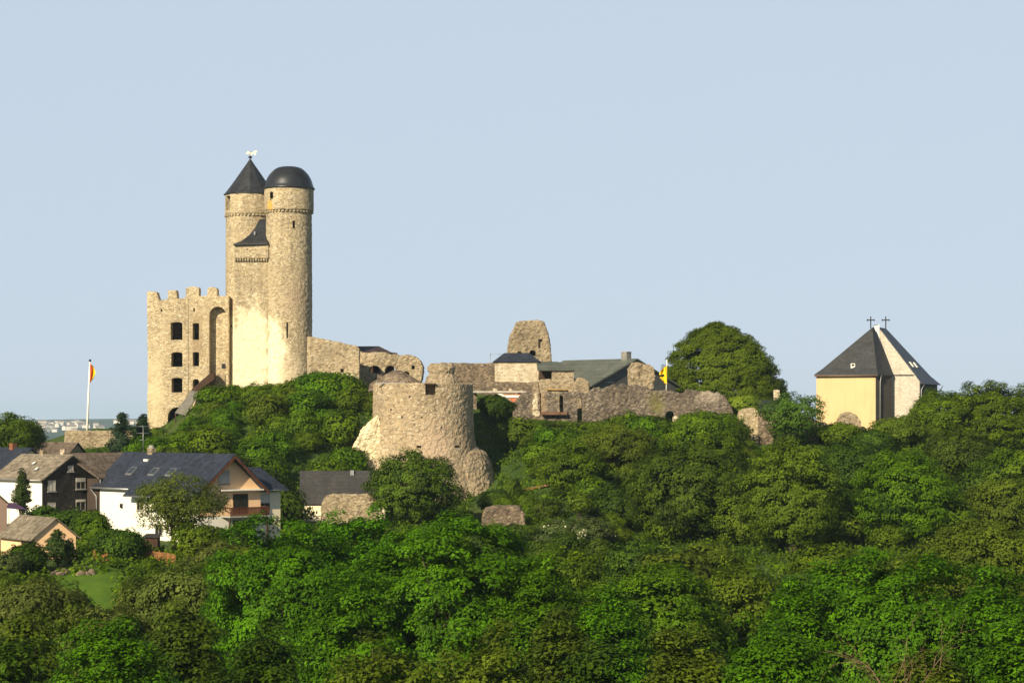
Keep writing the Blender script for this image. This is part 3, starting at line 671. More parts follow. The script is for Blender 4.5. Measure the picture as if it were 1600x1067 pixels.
# long low back wall and terrace wall
plain_ruin('terrace_wall', 'long low brown wall along the skyline between bastion and small hipped house', 'wall', [(700, 610), (700, 567), (725, 566.5), (750, 567.5), (777, 567), (777, 610)], 362, 1.5, M['rubble'], amp=.14, jit=.7)
plain_ruin('terrace_wall', 'dark stone retaining wall with light coping below the small hipped house', 'wall', [(735, 640), (735, 597), (775, 596), (838, 597.5), (842, 612), (842, 640)], 351, 1.2, M['rubble'], amp=.14, jit=.5)
def bridge_deck():
    t = thing('footbridge', 'flat concrete deck on the wall right of the bastion, two white blocks on it', 'bridge', P(778, 615, 346))
    bm = bmesh.new(); box(bm, PX(738, 345), PX(822, 345), 344.6, 348, PZ(613.6, 345), PZ(610.8, 345)); obj('deck', bm, M['concrete'], t)
    for px, w in ((774, 4.2), (797.5, 3.0)):
        bm = bmesh.new(); hexa(bm, [P(px - w, 611, 345.2), P(px + w, 611, 345.2), P(px + w, 611, 346), P(px - w, 611, 346)], [P(px - w * .7, 606.5, 345.2), P(px + w * .4, 607, 345.2), P(px + w * .4, 607, 346), P(px - w * .7, 606.5, 346)]); obj('block', bm, M['pale'], t)
    for px in (742, 812):
        bm = bmesh.new(); box(bm, PX(px, 346) - .3, PX(px, 346) + .3, 345.6, 347, PZ(650, 346), PZ(613.4, 346)); obj('pier', bm, M['rubble'], t)
bridge_deck()
def red_gable():
    Y = 343.2; t = thing('outbuilding', 'small outbuilding with salmon wall and white sloping bargeboard under the deck', 'outbuilding', P(795, 646, Y + 1))
    bm = bmesh.new(); extrude(bm, [P(778, 616, Y), P(822, 616, Y), P(822, 655, Y), P(806, 655, Y), (P(806, 638, Y))], (0, 1.2, 0)); obj('wall', bm, mat_plaster('salmon_render', (0.50, 0.17, 0.09)), t)
    bm = bmesh.new(); extrude(bm, [P(778, 615, Y - .15), P(784, 615, Y - .15), P(806, 632, Y - .15), P(806, 640, Y - .15)], (0, .2, 0)); obj('bargeboard', bm, M['whitepaint'], t)
    bm = bmesh.new(); extrude(bm, [P(784, 617.5, Y - .16), P(812, 617.5, Y - .16), P(812, 621, Y - .16), P(788, 621, Y - .16)], (0, .2, 0)); obj('fascia', bm, M['whitepaint'], t)
red_gable()

# small hipped house and its neighbour
def hip_roof(bm, x0, x1, y0, y1, ze, zr, ins, ov=.3):
    a = [(x0 - ov, y0 - ov, ze), (x1 + ov, y0 - ov, ze), (x1 + ov, y1 + ov, ze), (x0 - ov, y1 + ov, ze)]
    ym = (y0 + y1) / 2; r = [(x0 + ins, ym, zr), (x1 - ins, ym, zr)]
    faces(bm, a + r, [(0, 1, 5, 4), (1, 2, 5), (2, 3, 4, 5), (3, 0, 4), (3, 2, 1, 0)])
def hip_house():
    Y = 355; t = thing('hipped_house', 'small square house of pale rubble under a dark hipped slate roof', 'house', P(808, 600, Y + 3))
    x0, x1 = PX(773, Y), PX(842, Y)
    bm = bmesh.new(); box(bm, x0, x1, Y, Y + 6, PZ(612, Y), PZ(564.5, Y)); stonework('wall', bm, M['pale'], t, voxel=.22, amp=.08)
    bm = bmesh.new(); hip_roof(bm, x0, x1, Y, Y + 6, PZ(565.5, Y), PZ(551.5, Y + 3), 1.5, .35); obj('roof', bm, M['slate_blue'], t)
hip_house()
def porch_house():
    Y = 351.5; t = thing('porch_house', 'low stone building with open dark porch and green grey pent roof', 'outbuilding', P(872, 600, Y + 2))
    bm = bmesh.new(); box(bm, PX(862, Y), PX(897, Y), Y, Y + 5, PZ(615, Y), PZ(577, Y)); stonework('wall', bm, M['rubble_tan'], t, voxel=.22, amp=.1)
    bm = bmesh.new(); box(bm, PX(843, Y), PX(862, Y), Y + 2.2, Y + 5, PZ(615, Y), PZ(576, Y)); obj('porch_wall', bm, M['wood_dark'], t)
    bm = bmesh.new(); box(bm, PX(846, Y) - .1, PX(846, Y) + .1, Y, Y + .2, PZ(615, Y), PZ(577, Y)); obj('post', bm, M['wood_dark'], t)
    bm = bmesh.new(); extrude(bm, [P(840, 577.5, Y - .5), P(899, 577.5, Y - .5), P(872, 565, Y + 4.5), P(838, 564.5, Y + 4.5)], (0, .1, -.18)); obj('roof', bm, M['slate_green'], t)
porch_house()
plain_ruin('garden_wall', 'low stone wall with a sunlit yellow strip before the porch building', 'wall', [(842, 645), (842, 594), (852, 592), (897, 592), (900, 600), (900, 645)], 349, 1.2, M['rubble_tan'], amp=.12, jit=.5)
def sunlit_strip():
    bm = bmesh.new(); a = P(870, 608, 348.4); hexa(bm, [P(854, 609, 348.6), P(886, 609.5, 348.6), P(886, 609.5, 349.1), P(854, 609, 349.1)], [P(854, 607.5, 348.6), P(886, 608, 348.6), P(886, 608, 349.1), P(854, 607.5, 349.1)])  # thin board added as a sunlit strip, the light put into its yellow
    tag(obj('lit_strip', bm, mat_wood('sunlit_yellow', (0.36, 0.24, 0.08), False), loc=a), 'yellow strip standing for sunlight along the low stone wall', 'lit_strip')
sunlit_strip()
plain_ruin('garden_wall', 'stone gable stub with a slanting top left of the grey hall', 'wall', [(896, 645), (896, 600), (903, 589), (913, 591), (921, 597), (923, 645)], 347, 2.0, M['rubble_tan'], amp=.12, jit=.4)
def hall():
    A, B = Vector((19.91, 361.3, 0)), Vector((12.64, 354.0, 0))
    zr, ze = PZ(560, 361), PZ(599, 354)
    t = thing('hall', 'long hall with a wide green grey roof, dark gable and square chimney', 'building', (14, 366, PZ(615, 362)))
    d = Vector((-1, 1, 0)).normalized() * 16.0; g = (A - B)
    B2 = A + g
    zb = PZ(640, 358)
    def at(p, zz): return Vector((p.x, p.y, zz))
    bm = bmesh.new(); i = .35; n = g.normalized()
    extrude(bm, [at(B + n * i, zb), at(B2 - n * i, zb), at(B2 - n * i, ze - .1), at(A, zr - .3), at(B + n * i, ze - .1)], d); obj('wall', bm, mat_plain('dark_grey_boards', (0.085, 0.088, 0.092), .7), t)
    bm = bmesh.new()
    for E in (B, B2):
        o = d.normalized() * -.5; e = (E - A).normalized() * .5
        q = [at(A + o, zr), at(E + o + e, ze - .25), at(E + e + d, ze - .25), at(A + d, zr)]
        extrude(bm, q, (0, 0, -.25))
    obj('roof', bm, M['slate_green'], t)
    bm = bmesh.new(); c = A + d.normalized() * 2.0; fr = Frame((c.x, c.y, 0), 45); fr.box(bm, -.55, .55, -.6, .6, zr - .8, PZ(550, 362)); 
    ch = obj('chimney', bm, mat_plain('grey_render', (0.19, 0.19, 0.18), .9), t)
    bm = bmesh.new(); fr.box(bm, -.62, .62, -.67, .67, PZ(550, 362), PZ(549.3, 362)); obj('chimney_cap', bm, M['concrete'], ch)
    bm = bmesh.new(); q = B + n * 4.0; fr = Frame((q.x, q.y, 0), 45); fr.box(bm, -.9, .9, -.12 + .0, .05, PZ(597.5, 356), PZ(596.3, 356)); obj('vent', bm, M['zinc'], t)
hall()
cut = bmesh.new(); pxcut(cut, 827, 837, 547, 556, 380, 4, 1.0); pxcut(cut, 808, 815, 549, 556, 380, 4, .8); pxcut(cut, 841, 847, 530, 544, 380, .7)
plain_ruin('ruined_tower', 'tall tapering ruined tower stump on the skyline behind the small hipped house', 'ruin',
           [(789, 600), (792, 553), (793.5, 540), (797, 525), (803, 513), (807, 503.5), (815, 501), (835, 500.5), (850, 502), (853.5, 511), (857, 525), (860, 545), (864, 600)], 380, 5.0, M['rubble_tan'], cut, amp=.3, big=.4, jit=.8)
plain_ruin('ruined_pillar', 'thick lump of ruined masonry at the right end of the grey hall', 'ruin',
           [(981, 625), (982, 590), (981, 576), (988, 568), (1000, 567), (1015, 569), (1022, 575), (1024, 588), (1021, 597), (1023, 606), (1014, 611), (1012, 625)], 344, 3.2, M['rubble_tan'], amp=.4, big=.6, jit=1)
# the long curtain wall
cut = bmesh.new(); Yc = 340
pxcut(cut, 902, 909.5, 622, 660, Yc, 3); pxcut(cut, 874.5, 880, 618, 646, Yc, 1.2); pxcut(cut, 843, 846, 614, 648, Yc, .5); pxcut(cut, 1039.5, 1053.5, 642, 664, Yc, 3.4, 1.0)
m_cw = mat_stone('curtain_wall_rubble', [tuple((q * a_) for q, a_ in zip(c, (.92, .98, 1.06))) for c in GREYB], (0.20, 0.17, 0.13), 2.7, .38, .8, patches=[
    ((4.7, -1, 5.6), (1.6, 3, 2.6), (0.16, 0.15, 0.055), .9), ((13, -1, 7), (2.2, 3, 1.8), (0.42, 0.36, 0.29), .7), ((-13, -1, 6), (1.5, 3, 4), (0.34, 0.25, 0.16), .7)])
cw = plain_ruin('curtain_wall', 'long broken dark stone curtain wall with a slit doorway and arched hole on the slope', 'wall',
           [(802, 690), (803, 640), (806, 626), (815, 615), (830, 613), (860, 614), (900, 614), (922, 612), (940, 607), (955, 602), (970, 600), (988, 602), (1002, 606), (1020, 612), (1035, 611), (1060, 612.5), (1095, 610.5), (1124, 611), (1132, 617), (1139, 629), (1146, 640), (1148, 690)], Yc, 3.0, m_cw, cut, amp=.34, big=.5, jit=2.6, step=5, voxel=.19)
def jambs():
    for (o, lab) in (([(831, 650), (833, 640), (831, 630), (835, 622), (833, 615), (841, 614), (842, 625), (840, 634), (843, 642), (843, 650)], 'pale broken door jamb'), ([(872, 647), (872, 630), (869, 622), (874, 618), (875, 647)], 'broken stone jamb')):
        bm = bmesh.new(); wall_outline(bm, jag(o, 3, 1.2, rng, True), Yc - .15, 1.2); stonework('jamb', bm, M['pale'] if 'pale' in lab else M['rubble_tan'], cw, voxel=.13, amp=.5, big=.5, bigscale=.9)['label'] = lab
    bm = bmesh.new(); hexa(bm, [P(845, 648, Yc - 1), P(886, 648, Yc - 1), P(886, 646.5, Yc + .2), P(845, 646.5, Yc + .2)], [P(846, 643.5, Yc - .9), P(886, 644, Yc - .9), P(886, 643.5, Yc + .2), P(846, 643, Yc + .2)]); obj('ledge', bm, mat_plain('dull_brick', (0.13, 0.075, 0.05), .95, .1, 0, .4, 3), cw)
    bm = bmesh.new(); wall_outline(bm, [(1052, 664), (1051, 652), (1055, 649), (1060, 652), (1061, 664)], Yc - .4, 1.0); stonework('jamb', bm, M['pale'], cw, voxel=.14, amp=.25)
jambs()
plain_ruin('ruined_pillar', 'thin fang of broken masonry standing above the curtain wall', 'ruin', [(830, 625), (832, 604), (835, 597), (839, 594), (842, 600), (843, 625)], 344, 1.0, M['rubble_tan'], amp=.25, voxel=.16, jit=.4)
# ruins between the curtain wall and the church
plain_ruin('ruined_wall', 'round ended tan wall stub left of the feathery tree by the church', 'ruin', [(1154, 710), (1155, 652), (1158, 642), (1166, 638), (1178, 637), (1186, 643), (1186, 710)], 338, 4.0, M['stone'], amp=.2, jit=.6)
cut = bmesh.new(); pxcut(cut, 1209, 1215, 676, 700, 337, 2)
plain_ruin('ruined_wall', 'brown broken wall with a slit behind the feathery tree by the church', 'ruin', [(1186, 710), (1185, 650), (1200, 645), (1225, 642), (1252, 648), (1290, 660), (1300, 668), (1300, 710)], 337.5, 1.5, M['rubble'], cut, amp=.25, jit=1.2)
plain_ruin('ruined_wall', 'arched masonry stub before the cream church wall', 'ruin', [(1308, 700), (1309, 655), (1315, 646), (1326, 643), (1338, 648), (1345, 657), (1346, 700)], 339, 1.5, M['rubble_tan'], None, amp=.25, jit=.6)
def small_slate():
    Y = 352; t = thing('outbuilding', 'low outbuilding with a grey slate roof behind the yellow green bush', 'outbuilding', P(1200, 655, Y))
    bm = bmesh.new(); box(bm, PX(1180, Y), PX(1232, Y), Y, Y + 5, PZ(670, Y), PZ(640, Y)); obj('wall', bm, M['rubble_tan'], t)
    bm = bmesh.new(); extrude(bm, [P(1176, 641, Y - .4), P(1236, 641, Y - .4), P(1234, 625, Y + 4), P(1180, 625, Y + 4)], (0, .1, -.15)); rf = obj('roof', bm, M['slate'], t)
    bm = bmesh.new(); box(bm, PX(1214, Y), PX(1223, Y), Y + 4.2, Y + 5, PZ(630, Y), PZ(608.5, Y)); obj('chimney', bm, M['pale'], rf)
small_slate()

# ------------------------------------------------------------------ the church
def church():
    t = thing('church', 'tall double church with cream front, pale stone gable and steep dark slate roofs', 'church', (55.5, 352, PZ(672, 350)))
    zb = PZ(700, 345)
    FL, FR, BR, BL = P(1275.5, 0, 345), P(1368, 0, 343), P(1392.5, 0, 346.4), P(1300, 0, 348.4)
    ze = PZ(586, 344)
    def at(p, z): return Vector((p.x, p.y, z))
    bm = bmesh.new(); hexa(bm, [at(p, zb) for p in (FL, FR, BR, BL)], [at(p, ze) for p in (FL, FR, BR, BL)]); obj('front_wall', bm, M['cream'], t)
    # dark panel on the flank, the shade of that wall put into its colour
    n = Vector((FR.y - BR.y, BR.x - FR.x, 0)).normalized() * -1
    bm = bmesh.new(); extrude(bm, [at(FR, zb), at(BR, zb), at(BR, ze - .02), at(FR, ze - .02)], n * .06); obj('flank_shade_panel', bm, mat_plaster('flank_shade_dark', (0.10, 0.09, 0.08), .2), t)
    ap, ap2 = P(1363, 511.5, 346.6), P(1366, 511.5, 346.9)
    c0 = (FL + FR + BR + BL) / 4
    ev = []
    for p, (dx, dy) in ((FL, (-.35, -.4)), (FR, (.25, -.45)), (BR, (.35, .3)), (BL, (-.35, .3))): ev.append(Vector((p.x + dx, p.y + dy, 0)))
    bm = bmesh.new(); V = []
    # bell-cast slopes: eave, kick, apex
    for fac, zz in ((1.0, ze - .1), (1.0, ze + .12), (0.86, ze + 1.0), (0.0, 0)):
        if fac == 0: V += [ap, ap, ap2, ap2]; continue
        for e, a in zip(ev, (ap, ap, ap2, ap2)): V.append(Vector((a.x + (e.x - a.x) * fac, a.y + (e.y - a.y) * fac, zz)))
    fs = []
    for l in range(3):
        for k in range(4): fs.append((4 * l + k, 4 * l + (k + 1) % 4, 4 * l + 4 + (k + 1) % 4, 4 * l + 4 + k))
    vs = [bm.verts.new(v) for v in V]
    for f in fs: bm.faces.new([vs[i] for i in f])
    bm.faces.new([vs[i] for i in (3, 2, 1, 0)])
    bmesh.ops.remove_doubles(bm, verts=bm.verts, dist=.001)
    bmesh.ops.dissolve_degenerate(bm, edges=bm.edges, dist=.001)
    rf = obj('front_roof', bm, M['slate'], t)
    q = Vector(cam.location); dv = P(1332.5, 571.5, 1) - q; nv = (V[9] - V[8]).cross(ap - V[8]); q = q + dv * ((V[8] - q).dot(nv) / dv.dot(nv)); bm = bmesh.new(); box(bm, q.x - .32, q.x + .32, q.y - .16, q.y + .7, q.z - .36, q.z + .36); sk = obj('skylight', bm, M['whitepaint'], rf)
    bm = bmesh.new(); box(bm, q.x - .2, q.x + .2, q.y - .19, q.y - .165, q.z - .05, q.z + .26); obj('glass', bm, M['glass'], sk)
    bm = bmesh.new(); e0, e1 = at(ev[0], ze - .12), at(ev[1], ze - .12); tube(bm, [e0, e1], .11, 8); obj('gutter', bm, mat_plain('copper_gutter', (0.16, 0.10, 0.07), .5), t)
    bm = bmesh.new(); a = FR.lerp(BR, .22) + n * .2; tube(bm, [at(a + n * .25, ze - .05), at(a, ze - 1.0), at(a, zb)], .1, 8); obj('downpipe', bm, M['zinc'], t)
    # second, larger nave behind: stone gable to the front, slate slope to the right
    L_, R_ = P(1300, 0, 349.6), P(1437, 0, 346.8)
    d = Vector((5.55, 14.0, 0))
    zr, z2 = PZ(509.5, 347.2), PZ(596, 347)
    pk = P(1371, 0, 348.1)
    bm = bmesh.new(); extrude(bm, [at(L_, zb), at(R_, zb), at(R_, z2), at(pk, zr), at(L_, z2)], d.normalized() * .7); obj('gable_wall', bm, M['churchwall'], t)
    bm = bmesh.new(); fn = -d.normalized(); extrude(bm, [at(L_.lerp(R_, .7) + fn * .004, z2 + .9), at(R_ + Vector((-.9, 0, 0)) * 0 - (R_ - L_).normalized() * .95 + fn * .004, z2 + .9), at(R_ - (R_ - L_).normalized() * .9 + fn * .004, z2 + 1.08), at(L_.lerp(R_, .7) + fn * .004, z2 + 1.08)], fn * .12); obj('string_course', bm, M['slate'], t)
    n2 = Vector((d.y, -d.x, 0)).normalized()
    bm = bmesh.new(); w0 = R_ + d.normalized() * .7
    hexa(bm, [at(w0 - n2 * 12, zb), at(w0 - n2 * .15, zb), at(R_ + d - n2 * .15, zb), at(R_ + d - n2 * 12, zb)], [at(w0 - n2 * 12, z2), at(w0 - n2 * .15, z2), at(R_ + d - n2 * .15, z2), at(R_ + d - n2 * 12, z2)])
    obj('nave_wall', bm, mat_wood('dark_boarding', (0.085, 0.075, 0.066)), t)
    # roof with a far hip
    o = d.normalized() * .25
    rg0, rg1 = at(pk + o, zr - .1), at(pk + d * .42, zr - .1)
    eR0, eR1 = at(R_ + o + n2 * .5, z2 - .35), at(R_ + d + n2 * .5, z2 - .35)
    eL0, eL1 = at(L_ + o - n2 * .5, z2 - .35), at(L_ + d - n2 * .5, z2 - .35)
    bm = bmesh.new()
    def kick(a, b):     # bell-cast point near the eave
        m_ = a.lerp(b, .2); m_.z -= .35; return m_
    k0, k1 = kick(eR0, rg0), kick(eR1, rg1)
    V = [rg0, rg1, eR0, eR1, eL0, eL1, k0, k1]
    faces(bm, V, [(0, 6, 7, 1), (6, 2, 3, 7), (1, 7, 3, 5), (1, 5, 4, 0), (2, 4, 5, 3), (0, 4, 2, 6)])
    rf2 = obj('nave_roof', bm, M['slate_blue'], t)
    for fu, fv in ((.36, .62), (.62, .62)):
        p = k0.lerp(k1, fu).lerp(rg0.lerp(rg1, fu), .22)
        fr = Frame(p, math.degrees(math.atan2(d.y, d.x)))
        sl_ = (rg0 - k0).normalized(); nn = sl_.cross(d.normalized()); nn = nn if nn.z > 0 else -nn
        bm = bmesh.new(); q = [p + d.normalized() * a + sl_ * b + nn * .02 for a, b in ((-.5, -.5), (.5, -.5), (.5, .5), (-.5, .5))]; extrude(bm, q, nn * .12); sk = obj('skylight', bm, M['whitepaint'], rf2)
    # white parapet strip on top of the gable, two crosses
    bm = bmesh.new(); e = (at(R_, z2) - at(pk, zr)); u = d.normalized()
    extrude(bm, [at(pk, zr) + Vector((-.75, -.3, -2.8)), at(pk, zr) + Vector((.35, -.3, -2.8)), at(pk, zr) + Vector((.22, -.3, .25)), at(pk, zr) + Vector((-.6, -.3, .25))], (0.1, .5, 0)); obj('parapet', bm, M['whitepaint'], t)
    for (px, Y, r0) in ((1360.5, 346.7, 512), (1384, 352.5, 512)):
        bm = bmesh.new(); c = P(px, 0, Y); box(bm, c.x - .075, c.x + .075, Y - .07, Y + .07, PZ(r0 + 1, Y), PZ(494.5, Y)); box(bm, c.x - .55, c.x + .55, Y - .065, Y + .065, PZ(501, Y), PZ(499.3, Y))
        for s_x in (-.55, .55): box(bm, c.x + s_x - .06, c.x + s_x + .06, Y - .06, Y + .06, PZ(501.7, Y), PZ(498.6, Y))
        obj('cross', bm, M['iron'], t)
    for p in (R_, R_ + d):
        bm = bmesh.new(); q = p + n2 * .35
        tube(bm, [at(q + n2 * .4, z2 - .45), at(q - n2 * .1, z2 - 1.3), at(q - n2 * .15, zb)], .08, 8); obj('downpipe', bm, M['zinc'], t)
church()

# ------------------------------------------------------------------ flags
def cloth(bm, x, y, ztop, zbot, cols, fold=0.35, w=1.2, mi0=0, seed=0):
    """a limp flag hanging beside its pole: folded strips with a little thickness"""
    n, mrow = 12, 14
    grid = []
    for j in range(mrow + 1):
        t = j / mrow; row = []
        for i in range(n + 1):
            s_ = i / n
            ww = w * (0.35 + 0.65 * math.sin(math.pi * min(1, t * 1.02 + .08)) ** .7)
            row.append(bm.verts.new((x + ww * s_, y + fold * math.sin(s_ * 9 + t * 3 + seed) * s_ ** .5, ztop + (zbot - ztop) * t - (.9 * s_ * (1 - t) * .6) + .25 * s_ * t)))
        grid.append(row)
    for j in range(mrow):
        for i in range(n):
            f = bm.faces.new((grid[j][i], grid[j][i + 1], grid[j + 1][i + 1], grid[j + 1][i])); f.smooth = True
            f.material_index = cols(i / n, j / mrow)
def flag_left():
    Y = 336; t = thing('flagpole', 'white flagpole leaning slightly, limp red and gold flag at its top, left of the ruin', 'flagpole', P(136, 676, Y))
    bm = bmesh.new(); tube(bm, [P(135.5, 690, Y), P(138, 625, Y), P(140.5, 565.5, Y)], [.19, .15, .10], 10); obj('pole', bm, M['whitepaint'], t)
    bm = bmesh.new(); c = P(140.7, 563.6, Y); lathe(bm, [(0, c.z - .2), (.16, c.z - .1), (.2, c.z + .04), (.12, c.z + .2), (0, c.z + .25)], c.x, c.y, 12); obj('finial', bm, M['iron'], t, smooth=True)
    bm = bmesh.new(); a = P(140.3, 567, Y); cloth(bm, a.x + .05, a.y - .1, a.z, PZ(598, Y), lambda s, v: 0 if s < .22 else (1 if s < .42 else 2), .3, .85, seed=1)
    obj('flag', bm, [M['red'], mat_plain('dark_red_cloth', (0.25, 0.03, 0.015), .8, .1), M['yellow']], t)
flag_left()
def flag_right():
    Y = 343.5; t = thing('flagpole', 'white flagpole with a drooping yellow flag in front of the round tree', 'flagpole', P(1042, 614, Y))
    bm = bmesh.new(); tube(bm, [P(1041, 616, Y), P(1042, 562, Y)], [.10, .07], 8); obj('pole', bm, M['whitepaint'], t)
    bm = bmesh.new(); a = P(1041.5, 571, Y); cloth(bm, 0, a.y - .15, a.z, PZ(601, Y), lambda s, v: 1 if .42 < v < .52 and s > .25 else 0, .35, 1.2, seed=2)
    for v in bm.verts: v.co.x = a.x + .05 - v.co.x
    obj('flag', bm, [M['yellow'], M['black']], t)
flag_right()
def mast():
    bm = bmesh.new(); Y = 358.5; tube(bm, [P(766, 585, Y), P(766, 552, Y)], .05, 6); tube(bm, [P(766, 553.5, Y), P(785, 553.5, Y)], .03, 6)
    tag(obj('lamp_mast', bm, M['zinc'], loc=P(766, 585, Y)), 'thin grey mast with a side arm beside the small hipped house', 'mast')
mast()
# terrace wall under the left flagpole
plain_ruin('terrace_wall', 'tan terrace wall end with grassy top under the leaning flagpole', 'wall', [(100, 720), (100, 673), (112, 672), (150, 672.5), (205, 673), (215, 720)], 332, 2.0, M['rubble_tan'], amp=.2, jit=.5)

# ------------------------------------------------------------------ village houses
def window(fr, face, a, w0, w, h, t, pane='glass', blind=0.0, frame='frame', prt=.05):
    """face 'g' = gable plane (v=0), 'f' = long front (u=0); a = position along the face, w0 = sill height"""
    def bx(bm, a0, a1, z0, z1, p0, p1):
        if face == 'g': fr.box(bm, a0, a1, -p1, -p0, z0, z1)
        else: fr.box(bm, -p1, -p0, a0, a1, z0, z1)
    bm = bmesh.new(); e = .09
    bx(bm, a, a + w, w0, w0 + e, 0, prt); bx(bm, a, a + w, w0 + h - e, w0 + h, 0, prt); bx(bm, a, a + e, w0 + e, w0 + h - e, 0, prt); bx(bm, a + w - e, a + w, w0 + e, w0 + h - e, 0, prt); bx(bm, a + w / 2 - .04, a + w / 2 + .04, w0 + e, w0 + h - e, 0, prt - .01)
    f = obj('window', bm, M[frame], t)
    bm = bmesh.new(); bx(bm, a + e, a + w - e, w0 + e, w0 + h - e, 0, .02); obj('pane', bm, M[pane], f)
    bm = bmesh.new(); bx(bm, a - .08, a + w + .08, w0 - .08, w0, 0, .16); obj('sill', bm, M['concrete'], f)
    if blind:
        bm = bmesh.new(); bx(bm, a + .03, a + w - .03, w0 + h * (1 - blind), w0 + h - .02, .052, .08); obj('blind', bm, M['shutter'], f)
    return f
def roof_slabs(fr, Wd, L, hw, rise, t, mat, ov=.45, ovg=.45, ovb=.3, th=.2, name='roof'):
    bm = bmesh.new(); k = rise / (Wd / 2)
    for s_ in (0, 1):
        e = -ov if s_ == 0 else Wd + ov; ez = hw - k * ov
        q = [fr(e, -ovg, ez), fr(e, L + ovb, ez), fr(Wd / 2, L + ovb, hw + rise), fr(Wd / 2, -ovg, hw + rise)]
        extrude(bm, [p + Vector((0, 0, .06)) for p in q], (0, 0, th))
    return obj(name, bm, mat, t)
def gable_body(fr, Wd, L, hw, rise, t, mat, down=2.0, name='wall'):
    bm = bmesh.new(); extrude(bm, [fr(0, 0, -down), fr(Wd, 0, -down), fr(Wd, 0, hw), fr(Wd / 2, 0, hw + rise), fr(0, 0, hw)], fr.e2 * L); return obj(name, bm, mat, t)
def gutter(fr, u, L, z, t, ovg=.4):
    bm = bmesh.new(); tube(bm, [fr(u, -ovg, z), fr(u, L + .3, z)], .08, 8); return obj('gutter', bm, M['zinc'], t)
def skylight(fr, Wd, hw, rise, u, v, t, w=1.0, h=1.3, mat='skyglass'):
    k = rise / (Wd / 2); z = hw + k * u + .30
    a = [fr(u, v, z), fr(u, v + w, z), fr(u + h * .78, v + w, z + h * .78 * k), fr(u + h * .78, v, z + h * .78 * k)]
    bm = bmesh.new(); extrude(bm, a, (0, 0, .12)); s = obj('skylight', bm, M['zinc'], t)
    c = sum(a, Vector()) / 4
    bm = bmesh.new(); extrude(bm, [c + (p - c) * .8 + Vector((0, 0, .125)) for p in a], (0, 0, .02)); obj('glass', bm, M[mat], s)

